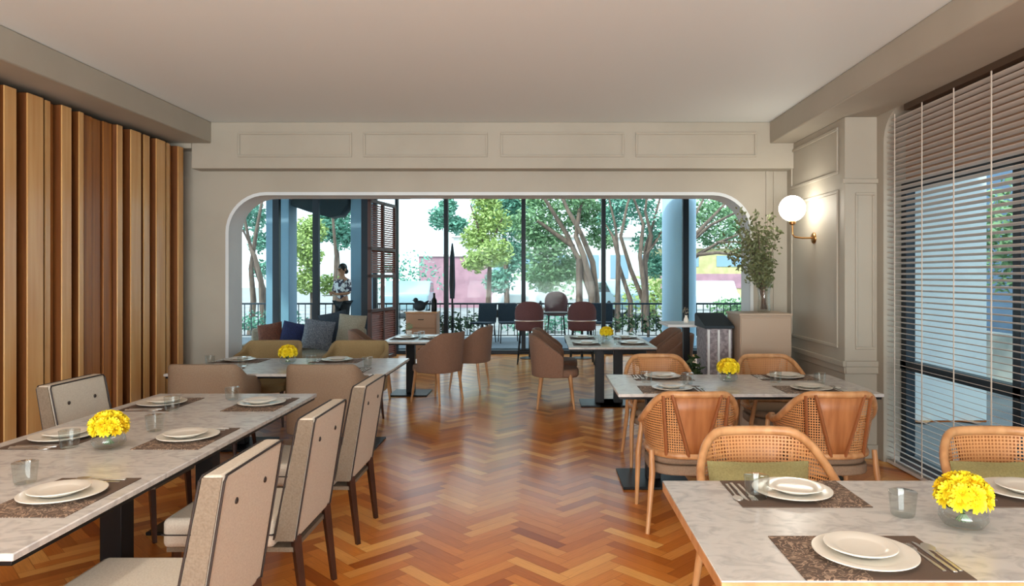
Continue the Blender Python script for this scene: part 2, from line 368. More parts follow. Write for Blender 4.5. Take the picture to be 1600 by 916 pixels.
# unseen rear wall; its wide window is added to let daylight in
struct(MB().box(-4.2, 3.2, -4.15, -4, 2.95, CE).box(-4.2, 3.2, -4.15, -4, 0, .3).box(-4.2, -3.6, -4.15, -4, .3, 2.95).box(2.6, 3.2, -4.15, -4, .3, 2.95).build('wall_rear', 'wall'))
wr = MB()
for x in (-3.6, -1.55, .5, 2.54): wr.box(x, x+.06, -4.1, -4.05, .3, 2.95)
struct(wr.build('window_2', 'frame_metal'))
MB().box(-3.6, 2.6, -4.08, -4.07, .3, 2.95).build('pane', 'window_glass', bpy.data.objects['window_2'])
# veranda shell
struct(MB().box(-6.9, 4.9, 7.9, 14.5, 3.4, 3.5).build('ceiling_veranda', 'veranda_white'))
for nm, xx in (('window_4', -6.82), ('window_5', 4.82)):
    q = MB()
    for yy in (7.95, 9.5, 11.1, 12.7, 14.2): q.box(xx-.05, xx+.05, yy-.04, yy+.04, .075, 3.3)
    q.box(xx-.06, xx+.06, 7.9, 14.4, 0, .075); q.box(xx-.06, xx+.06, 7.9, 14.4, 3.3, 3.4)
    fq = struct(q.build(nm, 'frame_metal')); MB().box(xx-.005, xx+.005, 7.9, 14.3, .075, 3.3).build('pane', 'window_glass', fq)
struct(MB().box(-6.9, -4.2, 7.75, 7.9, 0, 3.4).box(3.2, 4.9, 7.75, 7.9, 0, 3.4).build('wall_back_veranda', 'veranda_white'))
gf = MB(); k = 14.3/1100
for px, wd in ((432, .13), (494, .12), (571, .15), (586, .08), (620, .06), (697, .085), (818, .085), (943, .085), (1071, .12), (1190, .08)):
    X = (px-846)*k; gf.box(X-wd/2, X+wd/2, 14.25, 14.37, .06, 3.4)
gf.box(-6.75, 4.75, 14.24, 14.38, 0, .075); gf.box(-6.75, 4.75, 14.25, 14.37, 3.3, 3.4)
fg = struct(gf.build('window_3', 'frame_metal', bevel=.004))
MB().box(-6.75, 4.75, 14.305, 14.315, .075, 3.3).build('pane', 'window_glass', fg)

# ---------------------------------------------------------------- slatted wall
sw = thing('slatted_wall_panel', 'golden wooden wall panel of upright fins running the length of the room', 'wall panel')
SX = 3.75; ST = 2.93
def zof(px): return SX*1100/(846-px)
fins = MB(); mids = MB(); shaded_sides = MB(); backp = MB().box(-4.04, -3.90, -4, 7.58, 0, ST)
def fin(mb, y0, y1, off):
    xf = -SX+off; shaded_sides.box(-3.91, xf-.012, y0+.001, y1-.001, 0.0, ST); mb.box(xf-.0115, xf, y0, y1, 0.0, ST)
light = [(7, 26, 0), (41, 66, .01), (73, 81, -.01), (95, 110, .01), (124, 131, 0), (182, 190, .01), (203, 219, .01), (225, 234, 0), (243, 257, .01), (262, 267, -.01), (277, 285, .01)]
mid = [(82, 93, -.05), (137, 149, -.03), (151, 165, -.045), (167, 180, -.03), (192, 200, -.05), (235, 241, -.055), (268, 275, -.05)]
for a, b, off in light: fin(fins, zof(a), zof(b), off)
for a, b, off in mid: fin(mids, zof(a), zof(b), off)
y = 4.80
rr = random.Random(4)
while y > -3.6:
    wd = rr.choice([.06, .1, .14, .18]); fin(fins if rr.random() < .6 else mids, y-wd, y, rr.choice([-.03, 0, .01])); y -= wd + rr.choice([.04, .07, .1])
shaded_sides.build('fin_shaded_sides', 'fin_core', sw); fins.build('fin_faces', 'fin_wood', sw, bevel=.003); mids.build('recessed_faces', 'fin_mid', sw, bevel=.003); backp.build('backing_board', 'fin_dark', sw)

# ================================================================ FURNITURE MAKERS
def marble_table(label, x0, x1, y0, y1, peds, h=.75, mt='marble', group=None, legmat='black_metal', base=.26, name='marble_dining_table', edge=None):
    cx, cy = (x0+x1)/2, (y0+y1)/2
    t = thing(name, label, 'table', (cx, cy, 0), 0, group)
    e_ = 0 if edge else .012; th_ = .005 if edge else .024
    MB().box(x0-cx, x1-cx, y0-cy, y1-cy, h-th_, h).build('table_top', mt, t, bevel=.002 if edge else .004)
    MB().box(x0-cx+e_, x1-cx-e_, y0-cy+e_, y1-cy-e_, h-.042, h-th_-.0004).build('edge_band', edge or legmat, t, bevel=.002)
    for (px, py) in peds:
        p = MB().box(px-cx-.055, px-cx+.055, py-cy-.055, py-cy+.055, .022, h-.043)
        MB().box(px-cx-base, px-cx+base, py-cy-base, py-cy+base, 0, .02).build('base_plate', legmat, t, bevel=.003)
        p.box(px-cx-base*.9, px-cx+base*.9, py-cy-.03, py-cy+.03, h-.062, h-.043).build('pedestal', legmat, t, bevel=.003)
    return t
# cream highback chair with dark piping
def make_highback():
    t = thing('upholstered_dining_chair', '', 'chair')
    hw = .265
    def yb(z): return -.215-.09*(z-.38)/.57      # rear face of the back leans
    z0, z1 = .38, .945; th = .095
    prof = [(yb(z0)-.0, z0), (yb(z1), z1), (yb(z1)+th*.8, z1), (yb(z0)+th, z0)]
    bk = MB().prism(prof, -hw, hw, 'x').build('backrest', 'cream_fabric', t, bevel=.018, seg=3)
    for s in (-1, 1):
        MB().prism([(p[0]+(.005 if i in (0, 1) else -.005), p[1]+(.005 if i in (0, 3) else -.007)) for i, p in enumerate(prof)], s*hw-.001, s*hw+.004, 'x').build('side_panel', 'side_fabric', bk)
    # piping
    pp = MB()
    for s in (-1, 1):
        for off in (0, 1):
            f = lambda z: yb(z) + (th*(1-.2*(z-z0)/(z1-z0)) if off else 0)
            a = .002 if off else -.002
            pp.tube([(s*(hw-.006), f(z0)+a*1.5, z0+.01), (s*(hw-.006), f(z1-.02)+a*1.5, z1-.02), (s*(hw-.02), f(z1)+a, z1-.004)], .0045, 6)
    for off in (0, 1):
        yy = yb(z1)+(th*.8 if off else 0)
        pp.tube([(-hw+.02, yy, z1-.004), (hw-.02, yy, z1-.004)], .0045, 6)
    pp.build('piping', 'piping', bk)
    for s in (-1, 1):
        for (yy) in (yb(.82)-.001, yb(.82)+th*.86+.001):
            MB().sphere((s*.125, yy, .82), .012, 10, 6, (1, .5, 1)).build('tuft_button', 'piping', bk)
    MB().box(-.25, .25, -.115, .40, .345, .48).build('seat', 'cream_fabric', t, bevel=.025, seg=3)
    MB().box(-.252, .252, -.11, .402, .405, .411).build('seat_piping', 'piping', t)
    MB().box(-.235, .235, -.2, .385, .325, .346).build('seat_frame', 'side_fabric', t)
    for s in (-1, 1):
        MB().tube([(s*.225, -.205, .40), (s*.225, -.25, 0)], [.026, .017], 4).build('leg', 'dark_leg', t)
        MB().tube([(s*.21, .35, .34), (s*.215, .37, 0)], [.024, .016], 4).build('leg', 'dark_leg', t)
    return t
def super_arc(t, rx, ry, p):
    c, s_ = cos(t), sin(t); e = 2/p
    return (rx*math.copysign(abs(s_)**e, s_), -ry*math.copysign(abs(c)**e, c))
# shell chair (solid upholstered tub)
def make_tub(fab, legm, h_back=.87, h_arm=.62, amax=112, p=3.2, hw=.30, legs_splay=.03, seat_h=.46, z_bot=.34, seatmat=None, corner=.0, flare=.06):
    def maker():
        t = thing('tub_chair', '', 'chair')
        N = 32; M = 8; mb = MB(); vs = []; fs = []
        for i in range(N+1):
            a = R(-amax+2*amax*i/N); q = abs(a)/R(amax)
            top = h_back-(h_back-h_arm)*(max(0, (q-.35)/.65))**1.6 - corner*max(0, (q-.25))**2
            for j in range(M+1):
                z = z_bot+(top-z_bot)*j/M; f = 1+flare*(z-.45)/.4
                x, y = super_arc(a, hw*f, .27*f, p); vs.append((x, y, z))
        for i in range(N):
            for j in range(M): fs.append((i*(M+1)+j, (i+1)*(M+1)+j, (i+1)*(M+1)+j+1, i*(M+1)+j+1))
        mb.add(vs, fs).build('shell_back', fab, t, solid=.045, bevel=.012, smooth=True)
        sb = MB(); k = 28; poly = []
        for i in range(k):
            a = 2*pi*i/k; poly.append(super_arc(a, hw-.035, .265, 3.2))
        sb.prism([(x, y+.02) for x, y in poly], seat_h-.10, seat_h, 'z').build('seat', seatmat or fab, t, bevel=.03, seg=3)
        for sx in (-1, 1):
            for sy in (-1, 1):
                MB().tube([(sx*(hw-.07), sy*.17, z_bot+.03), (sx*(hw-.04+legs_splay*0), sy*(.19+legs_splay), 0)], [.022, .012], 10).build('leg', legm, t)
        return t
    return maker
# cane armchair
def make_cane():
    t = thing('cane_armchair', '', 'chair'); N = 44; hw = .30
    amax = R(128)
    def railpt(a):
        q = abs(a)/amax
        s = min(1, max(0, (q-.20)/.62)); s = s*s*(3-2*s)
        z = .865-.225*s
        f = 1.0+.0*s
        x, y = super_arc(a, hw*f, .285, 2.5)
        return (x, y-.02*(1-s)+(.05*max(0, q-.8)*5*.3), z)
    rail = [railpt(-amax+2*amax*i/N) for i in range(N+1)]
    # arm ends run forward and down to the front legs
    e0, e1 = rail[0], rail[-1]
    full = [(e0[0]+.0, e0[1]+.10, e0[2]-.035), (e0[0], e0[1]+.05, e0[2]-.01)] + rail + [(e1[0], e1[1]+.05, e1[2]-.01), (e1[0], e1[1]+.10, e1[2]-.035)]
    MB().tube(full, .019, 10, sy=1.15).build('top_rail', 'oak', t, smooth=True)
    zb = .475
    def low(a):
        x, y = super_arc(a, hw*.86, .265, 2.5); return (x, y+.01, zb)
    lr = [low(-amax*.92+2*amax*.92*i/N) for i in range(N+1)]
    MB().tube(lr, .021, 8).build('lower_rail', 'oak', t, smooth=True)
    # cane panel
    M = 4; mb = MB(); vs = []; fs = []
    ap = amax*.86; L = 0; prev = None
    for i in range(N+1):
        a = -ap+2*ap*i/N; tp = Vector(railpt(a)); lo = Vector(low(a))
        if prev: L += (tp-prev).length
        prev = tp
        for j in range(M+1):
            v = lo.lerp(tp, j/M); mb.uv[len(vs)] = (L, v.z); vs.append(v)
    for i in range(N):
        for j in range(M): fs.append((i*(M+1)+j, (i+1)*(M+1)+j, (i+1)*(M+1)+j+1, i*(M+1)+j+1))
    mb.add(vs, fs).build('cane_panel', 'cane', t, smooth=True)
    # fanned wooden staves behind the cane
    def on(a, s, off=.012):
        v = Vector(low(a)).lerp(Vector(railpt(a)), s); d = Vector((v.x, v.y, 0)).normalized(); return v+d*off
    for a0, a1 in ((-.10, -.42), (.10, .42), (-.62, -.62), (.62, .62)):
        MB().tube([on(a0+(a1-a0)*i/6, i/6) for i in range(7)], .012, 6, sy=1.0).build('stave', 'stave_wood', t, smooth=True)
    vp = MB(); vs = []; fs = []
    for i in range(13):
        a = -.42+.84*i/12
        for j in range(5):
            s = .0+j/4*.97; vs.append(on(a*(.25+.75*s), s, .006))
    for i in range(12):
        for j in range(4): fs.append((i*5+j, (i+1)*5+j, (i+1)*5+j+1, i*5+j+1))
    vp.add(vs, fs).build('back_panel', 'oak_panel', t, solid=.006, smooth=True)
    # seat
    k = 30; poly = [super_arc(2*pi*i/k, .262, .262, 3.0) for i in range(k)]
    MB().prism([(x, y+.03) for x, y in poly], .345, .405, 'z').build('seat_frame', 'taupe_fabric', t, bevel=.01)
    MB().prism([(x*.97, y*.97+.035) for x, y in poly], .406, .465, 'z').build('seat', 'taupe_fabric', t, bevel=.025, seg=3)
    # legs: rear legs rise from the floor to the rail, front legs carry the arms
    for s in (-1, 1):
        MB().tube([(s*.30, -.27, 0), (s*.262, -.215, .36), (s*.262, -.185, .50)], [.013, .02, .016], 10).build('leg', 'oak', t, smooth=True)
        fx = abs(full[-1][0])
        MB().tube([(s*.29, .30, 0), (s*.282, .27, .38), (s*fx, full[-1][1], full[-1][2])], [.013, .02, .016], 10).build('leg', 'oak', t, smooth=True)
    return t
def pillow_mb(w, h, d, n=10):
    mb = MB(); vs = []; fs = []
    for side in (1, -1):
        for i in range(n+1):
            for j in range(n+1):
                u = i/n*2-1; v = j/n*2-1
                e = (max(0, (1-abs(u)**2.4))*max(0, (1-abs(v)**2.4)))**.5
                pinch = 1-.06*(1-e)*(abs(u*v))
                vs.append((u*w/2*(1-.07*(1-v*v)*0-.05*(1-abs(v))*abs(u)), side*d/2*e, v*h/2*(1-.05*(1-abs(u))*abs(v))))
    o = (n+1)**2
    for k, s in ((0, 1), (o, -1)):
        for i in range(n):
            for j in range(n):
                f = (k+i*(n+1)+j, k+(i+1)*(n+1)+j, k+(i+1)*(n+1)+j+1, k+i*(n+1)+j+1); fs.append(f if s > 0 else f[::-1])
    return mb.add(vs, fs)
def cushion(label, material, loc, rot, w=.45, h=.45, d=.14, group=None):
    o = pillow_mb(w, h, d).build('cushion', material, weld=True, smooth=True); o.location = loc; o.rotation_euler = rot
    return tag(o, label, 'cushion', group)

# ---- tableware (each piece a thing)
def make_mat():
    mb = MB().box(-.2375, .2375, -.165, .165, 0, .003); mb.uv = {i: (v[0]+.2375, v[1]+.165) for i, v in enumerate(mb.v)}
    o = mb.build('placemat', 'placemat'); return tag(o, '', 'placemat')
def make_plate(r, name):
    def mk():
        o = MB().lathe([(.0001, .004), (r*.52, .004), (r*.56, 0), (r*.62, 0), (r*.66, .005), (r, .016), (r, .019), (r*.97, .020), (r*.68, .010), (r*.6, .0085), (.0001, .0085)], 48).build(name, 'ceramic', smooth=True)
        return tag(o, '', 'plate')
    return mk
def make_tumbler():
    o = MB().lathe([(.0001, .004), (.036, .004), (.040, .012), (.047, .084), (.0475, .087), (.0455, .088)], 28).build('glass_tumbler', 'tumbler_glass', smooth=True)
    return tag(o, '', 'glass')
def flatmb(outline, z0=.001, th=.0025, arch=0):
    mb = MB().prism(outline, z0, z0+th, 'z')
    mb.v = [(x, y, z+arch*sin(max(0, min(1, (y+.1)/.2))*pi)) for x, y, z in mb.v]; return mb
def make_fork():
    o = flatmb([(-.005, -.1), (.005, -.1), (.0055, -.06), (.0032, .02), (.0035, .045), (.012, .06), (.012, .105), (.0085, .105), (.0085, .07), (.0048, .07), (.0048, .105), (.0015, .105), (.0015, .07), (-.0015, .07), (-.0015, .105), (-.0048, .105), (-.0048, .07), (-.0085, .07), (-.0085, .105), (-.012, .105), (-.012, .06), (-.0035, .045), (-.0032, .02), (-.0055, -.06)]).build('fork', 'steel')
    return tag(o, '', 'fork')
def make_knife():
    o = flatmb([(-.006, -.11), (.006, -.11), (.0065, -.03), (.0045, .0), (.009, .01), (.010, .07), (.006, .10), (-.003, .115), (-.0045, 0)], th=.004).build('knife', 'steel', bevel=.0008)
    return tag(o, '', 'knife')
def make_spoon():
    pts = [(-.005, -.1), (.005, -.1), (.003, .04)] + [(.019*cos(R(a)), .078+.030*sin(R(a))) for a in range(-70, 251, 20)] + [(-.003, .04)]
    o = flatmb(pts, th=.003).build('spoon', 'steel', bevel=.0007)
    return tag(o, '', 'spoon')
def setting(cx, cy, face, where, tz=.75, parts='mLsTfkn', tumbler=(.17, .27), key=''):
    """face = direction the diner looks: rot 0 -> +Y"""
    rot = face; c, s = cos(rot), sin(rot)
    def P(dx, dy, dz=0): return (cx+dx*c-dy*s, cy+dx*s+dy*c, tz+dz)
    z = 0
    if 'm' in parts: place('placemat', make_mat, P(0, 0, .0005), rot, 'brown placemat with pale scroll print '+where, 'placemats on the dining tables'); z = .0035
    if 'L' in parts: place('dinner_plate', make_plate(.15, 'dinner_plate'), P(0, .0, z), rot, 'wide white dinner plate '+where, 'white plates on the dining tables')
    if 's' in parts: place('side_plate', make_plate(.105, 'side_plate'), P(-.008, .01, z+.0155), rot+.3, 'small white upper plate '+where, 'white plates on the dining tables')
    zz = z
    if 'f' in parts: place('fork', make_fork, P(.175, -.01, zz), rot+.03, 'steel fork '+where, 'cutlery on the dining tables')
    if 'k' in parts: place('knife', make_knife, P(.202, -.01, zz), rot+.02, 'steel knife '+where, 'cutlery on the dining tables')
    if 'n' in parts: place('spoon', make_spoon, P(.227, -.01, zz-.0005), rot-.02, 'steel spoon '+where, 'cutlery on the dining tables')
    if 'T' in parts: place('glass_tumbler', make_tumbler, P(tumbler[0], tumbler[1], .0), rot, 'short clear glass tumbler '+where, 'glasses on the dining tables')
def make_vase():
    v = thing('glass_bowl_vase', '', 'vase')
    MB().lathe([(.0001, .003), (.040, .003), (.062, .012), (.076, .035), (.072, .058), (.060, .072)], 32).build('bowl', 'tumbler_glass', v, smooth=True)
    return v
def make_flowers():
    f = thing('chrysanthemum_bunch', '', 'flowers'); rr = random.Random(3)
    st = MB()
    heads = []
    for ring, (n, el) in enumerate(((1, 90), (6, 56), (10, 20), (9, -12))):
        for i in range(n):
            a = 2*pi*i/n+ring*.4; e = R(el); heads.append(Vector((cos(a)*cos(e)*.066, sin(a)*cos(e)*.066, sin(e)*.05+.108)))
    for hv in heads:
        mb = MB(); d = (hv-Vector((0, 0, .085))).normalized(); q = d.to_track_quat('Z', 'Y').to_matrix().to_4x4()
        for lay, (n, tilt, ln) in enumerate(((14, 12, .036), (12, 35, .034), (9, 58, .029), (6, 76, .022))):
            for i in range(n):
                a = 2*pi*(i+lay*.5)/n+rr.random()*.3; t = R(tilt+rr.uniform(-6, 6)); M = q @ Matrix.Rotation(a, 4, 'Z') @ Matrix.Rotation(-t, 4, 'Y')
                wv_ = .0062; pts = [(0, -.002, 0), (ln*.55, -wv_, .003), (ln, -wv_*.5, .0), (ln, wv_*.5, .0), (ln*.55, wv_, .003), (0, .002, 0)]
                mb.add([tuple(hv+(M.to_3x3() @ Vector(p))) for p in pts], [(0, 1, 2, 3, 4, 5)])
        mb.sphere(tuple(hv+d*.004), .011, 8, 6)
        mb.build('blossom', 'petal' if rr.random() < .7 else 'petal_deep', f, smooth=True)
        st.tube([tuple(hv), (hv.x*.3, hv.y*.3, .07), (-hv.x*.35, -hv.y*.35, .02)], .0022, 5)
    st.build('stems', 'leaf_green', f)
    lf = MB()
    for i in range(12):
        a = i*2.4; r = .045; c_ = Vector((cos(a)*r, sin(a)*r, .055+.012*(i % 3))); u = Vector((cos(a), sin(a), .5)); u.normalize(); s_ = Vector((-sin(a), cos(a), 0))
        lf.add([tuple(c_-u*.016), tuple(c_+s_*.009), tuple(c_+u*.02), tuple(c_-s_*.009)], [(0, 1, 2, 3)])
    lf.build('leaves', 'leaf_dark', f)
    return f
def centre(x, y, where, s=1.0, tz=.75):
    v = place('vase', make_vase, (x, y, tz), 0, 'round clear glass bowl vase '+where, 'bowl vases on the tables')
    f = place('flowers', make_flowers, (x, y, tz+.005), random.random()*3, 'bunch of yellow chrysanthemums in the bowl vase '+where, 'yellow flowers on the tables')
    v.scale = (s, s, s); f.scale = (s, s, s)

# ================================================================ TABLES AND CHAIRS
# long table by the slatted wall
marble_table('long pale marble table beside the slatted wall, on black pedestals', -2.74, -1.61, 2.144, 5.05, ((-2.17, 2.62), (-2.17, 3.6), (-2.17, 4.58)))
HB = 'cream chairs at the long marble table'
place('hb', make_highback, (-1.34, 2.56, 0), R(90), 'cream piped highback chair on the aisle, nearest the open end of the long table', HB)
place('hb', make_highback, (-1.34, 3.475, 0), R(90), 'cream piped highback chair on the aisle, second along the long table', HB)
place('hb', make_highback, (-1.34, 4.41, 0), R(90), 'cream piped highback chair on the aisle, third along the long table', HB)
place('hb', make_highback, (-2.68, 4.42, 0), R(-90), 'cream buttoned highback chair standing against the slatted wall', HB)
for cyy, wh in ((2.70, 'at the aisle side of the long table, nearest setting'), (3.66, 'at the aisle side of the long table, middle setting'), (4.62, 'at the aisle side of the long table, farthest setting')):
    setting(-1.835, cyy, R(90), wh)
for cyy, wh in ((3.66, 'beside the slatted wall, next to the yellow flowers'), (4.62, 'beside the slatted wall, far end of the long table')):
    setting(-2.49, cyy, R(-90), wh, parts='mLsTfkn', tumbler=(.2, .17))
centre(-2.12, 3.45, 'on the long table')
# table behind it, crosswise
T2L = 'of the marble table in front of the tan chairs'
marble_table('grey marble table across the room between brown and tan tub chairs', -3.25, -1.35, 6.05, 7.2, ((-2.82, 6.62), (-1.78, 6.62)))
tb = make_tub('taupe_fabric', 'dark_leg', p=5, h_back=.875, h_arm=.64, corner=.0, hw=.295, flare=.0, z_bot=.30)
BT = 'brown tub chairs backing the long table'
place('tb', tb, (-2.76, 5.98, 0), 0, 'plain brown tub chair by the slatted wall, back to the long table', BT)
place('tb', tb, (-1.79, 5.98, 0), 0, 'plain brown tub chair nearer the aisle, back to the long table', BT)
tt = make_tub('tan_fabric', 'dark_leg', p=5, h_back=.87, h_arm=.64, hw=.30, flare=.05)
TT = 'tan tub chairs in the opening'
place('tt', tt, (-2.98, 7.62, 0), R(180), 'tan tub chair beside the white jamb of the opening', TT)
place('tt', tt, (-2.02, 7.62, 0), R(180), 'tan tub chair in the opening next to the aisle', TT)
setting(-2.98, 6.96, R(180), 'by the tan chair next to the jamb')
setting(-2.02, 6.96, R(180), 'by the tan chair next to the aisle')
setting(-2.95, 6.28, 0, 'facing the plain brown chair by the slatted wall')
setting(-1.79, 6.28, 0, 'facing the plain brown chair nearer the aisle')
centre(-2.42, 6.72, 'on the table before the tan chairs')
# front right table
marble_table('nearest marble table with oak edge, by the window blind', .50, 2.40, 1.955, 2.91, ((.95, 2.43), (1.95, 2.43)), edge='oak')
CC = 'cane armchairs by the window blind'
place('cane', make_cane, (1.0, 3.03, 0), R(180), 'cane armchair behind the nearest marble table, on the aisle side', CC)
place('cane', make_cane, (2.10, 3.03, 0), R(180), 'cane armchair behind the nearest marble table, close to the blind', CC)
for i, (x, wh) in enumerate(((.98, 'on the aisle side'), (2.08, 'close to the blind'))):
    o = pillow_mb(.46, .29, .13).build('seat_cushion', 'olive_fabric', weld=True, smooth=True); o.location = (x, 3.165, .615); o.rotation_euler = (R(-10), 0, 0)
    tag(o, 'olive cushion in the cane armchair '+wh, 'cushion', 'olive cushions')
setting(.973, 2.735, R(180), 'at the far edge of the nearest table, aisle end', tumbler=(.155, .06))
setting(.973, 2.12, 0, 'at the near edge of the nearest table', tumbler=(.30, .36))
setting(1.87, 2.735, R(180), 'at the nearest table, behind the flowers', tumbler=(-.3, .1))
centre(1.42, 2.37, 'on the nearest table by the blind', 1.0)
# second right table
marble_table('marble table between the two pairs of cane armchairs', .55, 2.45, 5.03, 6.02, ((.87, 5.5), (2.1, 5.5)))
place('cane', make_cane, (.955, 4.62, 0), 0, 'cane armchair seen from behind, by the aisle', CC)
place('cane', make_cane, (1.835, 4.62, 0), 0, 'cane armchair seen from behind, beside the window blind', CC)
place('cane', make_cane, (1.03, 6.10, 0), R(180), 'cane armchair at the far side of the second table, by the aisle', CC)
place('cane', make_cane, (2.02, 6.10, 0), R(180), 'cane armchair in front of the beige cabinet', CC)
setting(1.0, 5.83, R(180), 'at the second table, far side by the aisle')
setting(2.02, 5.83, R(180), 'at the second table, far side by the sconce wall')
setting(.97, 5.22, 0, 'at the second table, near side by the aisle')
setting(2.0, 5.22, 0, 'at the second table, near side by the window blind')
centre(1.49, 5.62, 'on the second table with cane chairs')
# far right table in the veranda
marble_table('dark edged square topped table in the veranda with oak legged chairs round it', .32, 1.36, 8.27, 9.95, ((.72, 8.75), (.95, 8.75)), base=.24)
bt = make_tub('brown_fabric', 'oak', p=2.4, h_back=.88, h_arm=.62, hw=.29, flare=.12, seat_h=.47, z_bot=.38, amax=105)
OT = 'brown oak legged chairs in the veranda'
place('bt', bt, (.17, 8.62, 0), R(-90), 'brown chair with pale oak legs at the veranda table, nearest the aisle', OT)
place('bt', bt, (.20, 9.5, 0), R(-90), 'brown chair half hidden behind the nearest oak legged one', OT)
place('bt', bt, (1.56, 8.75, 0), R(90), 'brown chair on the white column side of the veranda table', OT)
place('bt', bt, (1.56, 9.55, 0), R(90), 'brown chair at the veranda table, far corner by the white column', OT)
setting(.55, 8.68, R(-90), 'at the veranda table, nearest corner by the aisle', parts='mLsT', tumbler=(-.1, .2))
setting(.55, 9.5, R(-90), 'at the veranda table, far corner by the aisle', parts='mLsT', tumbler=(-.1, .2))
setting(1.13, 8.72, R(90), 'at the veranda table, near corner by the column', parts='mLsT', tumbler=(-.1, .2))
setting(1.13, 9.5, R(90), 'at the veranda table, far corner by the column', parts='mLsT', tumbler=(-.1, .2))
centre(.84, 9.1, 'on the veranda table before the stools')
# far left veranda table
marble_table('small veranda table on one black post beside the sofa', -2.05, -1.22, 8.95, 10.1, ((-1.76, 9.5),), base=.25)
place('bt', bt, (-1.33, 9.0, 0), R(62), 'brown tub chair angled at the small veranda table, on the aisle', OT)
place('bt', bt, (-1.02, 10.0, 0), R(80), 'brown tub chair behind the angled one in the veranda', OT)
place('bt', bt, (-2.22, 9.3, 0), R(-80), 'brown tub chair between the sofa and the small veranda table', OT)
setting(-1.45, 9.45, R(90), 'at the small veranda table, aisle side', parts='mLsT', tumbler=(-.1, .2))
setting(-1.83, 9.45, R(-90), 'at the small veranda table, sofa side', parts='mLsT', tumbler=(-.1, .2))
gp = thing('potted_sprig', 'small green sprig in a glass pot on the small veranda table', 'plant', (-1.85, 9.85, .75))
MB().lathe([(.0001, 0), (.03, 0), (.038, .07), (.034, .07), (.028, .01), (.0001, .01)], 20).build('pot', 'ceramic', gp, smooth=True)
def leaf_ball(n, r, c, size, rr, sc=(1, 1, 1), shell=.5):
    mb = MB()
    for _ in range(n):
        d = Vector((rr.gauss(0, 1), rr.gauss(0, 1), rr.gauss(0, 1))).normalized()*r*(shell+(1-shell)*rr.random())
        p = Vector((c[0]+d.x*sc[0], c[1]+d.y*sc[1], c[2]+d.z*sc[2]))
        u = Vector((rr.gauss(0, 1), rr.gauss(0, 1), rr.gauss(0, .6))).normalized(); v = u.cross(Vector((rr.gauss(0, 1), rr.gauss(0, 1), rr.gauss(0, 1)))).normalized()
        s = size*rr.uniform(.6, 1.3)
        mb.add([tuple(p-u*s), tuple(p+v*s*.42), tuple(p+u*s), tuple(p-v*s*.42)], [(0, 1, 2, 3)])
    return mb
rr = random.Random(11)
leaf_ball(60, .06, (0, 0, .13), .016, rr).build('foliage', 'leaf_green', gp)

# sofa and cushions
sf = thing('sofa', 'grey fabric sofa with a low back in the veranda, piled with cushions', 'sofa', (-3.5, 10.3, 0))
MB().box(-.85, .85, -.40, .28, .18, .40).build('sofa_base', 'slate_fabric', sf, bevel=.03)
MB().box(-.68, .68, -.42, .20, .405, .50).build('seat_cushion', 'stone_fabric', sf, bevel=.035, seg=3)
MB().box(-.85, .85, .22, .42, .18, .80).build('backrest', 'stone_fabric', sf, bevel=.05, seg=3)
for s in (-1, 1): MB().box(s*.77-.08, s*.77+.08, -.40, .22, .18, .60).build('armrest', 'stone_fabric', sf, bevel=.04, seg=3)
for sx in (-.75, .75):
    for sy in (-.33, .33): MB().tube([(sx, sy, .18), (sx, sy, 0)], [.025, .018], 8).build('leg', 'dark_leg', sf)
SC = 'cushions on the veranda sofa'
cushion('mid grey ribbed cushion leaning in front on the sofa', 'grey_fabric', (-3.20, 10.08, .745), (R(-12), R(8), R(6)), .43, .43, .14, SC)
cushion('slate blue cushion wedged behind the grey ribbed one', 'slate_fabric', (-3.04, 10.32, .83), (R(-10), R(-12), R(-6)), .44, .46, .13, SC)
cushion('pale stone coloured cushion on the sofa, beside the slate one', 'stone_fabric', (-2.76, 10.20, .80), (R(-12), R(4), R(-8)), .42, .46, .14, SC)
cushion('rust brown cushion at the jamb end of the sofa', 'rust_fabric', (-3.98, 10.33, .72), (R(-20), R(-10), R(4)), .36, .36, .14, SC)
cushion('navy blue cushion beside the rust brown one', 'blue_fabric', (-3.64, 10.31, .72), (R(-16), R(10), R(-4)), .38, .38, .14, SC)

# sideboard with dark objects
sb = thing('sideboard', 'tan wooden sideboard with drawers against the veranda glass', 'sideboard', (-2.12, 12.6, 0))
MB().box(-.27, .27, -.2, .2, .12, .93).build('body', 'tan_wood', sb, bevel=.006)
for i in range(3):
    d = MB().box(-.25, .25, -.215, -.2, .15+i*.26, .39+i*.26).build('drawer', 'tan_wood', sb, bevel=.003)
    MB().box(-.05, .05, -.228, -.215, .29+i*.26, .302+i*.26).build('handle', 'black_metal', d)
MB().box(-.28, .28, -.22, .21, .93, .95).build('top', 'oak', sb, bevel=.003)
for sx in (-.24, .24):
    for sy in (-.17, .17): MB().box(sx-.02, sx+.02, sy-.02, sy+.02, 0, .12).build('leg', 'dark_leg', sb)
bo = thing('bird_ornament', 'dark bird shaped ornament on the tan sideboard', 'ornament', (-2.18, 12.6, .95))
MB().sphere((0, 0, .10), .10, 18, 12, (1.15, .8, .95)).sphere((-.07, 0, .2), .045, 12, 8).tube([(.08, 0, .12), (.16, 0, .19)], [.04, .01], 8).tube([(-.1, 0, .2), (-.135, 0, .195)], [.012, .002], 6).build('body', 'dark_canopy', bo, smooth=True)
tag(MB().lathe([(.0001, 0), (.045, 0), (.05, .02), (.05, .2), (.022, .25), (.02, .32), (.024, .33), (.0001, .33)], 20).build('bottle', 'black_metal', smooth=True), 'tall dark bottle on the tan sideboard', 'bottle').location = (-1.92, 12.6, .95)

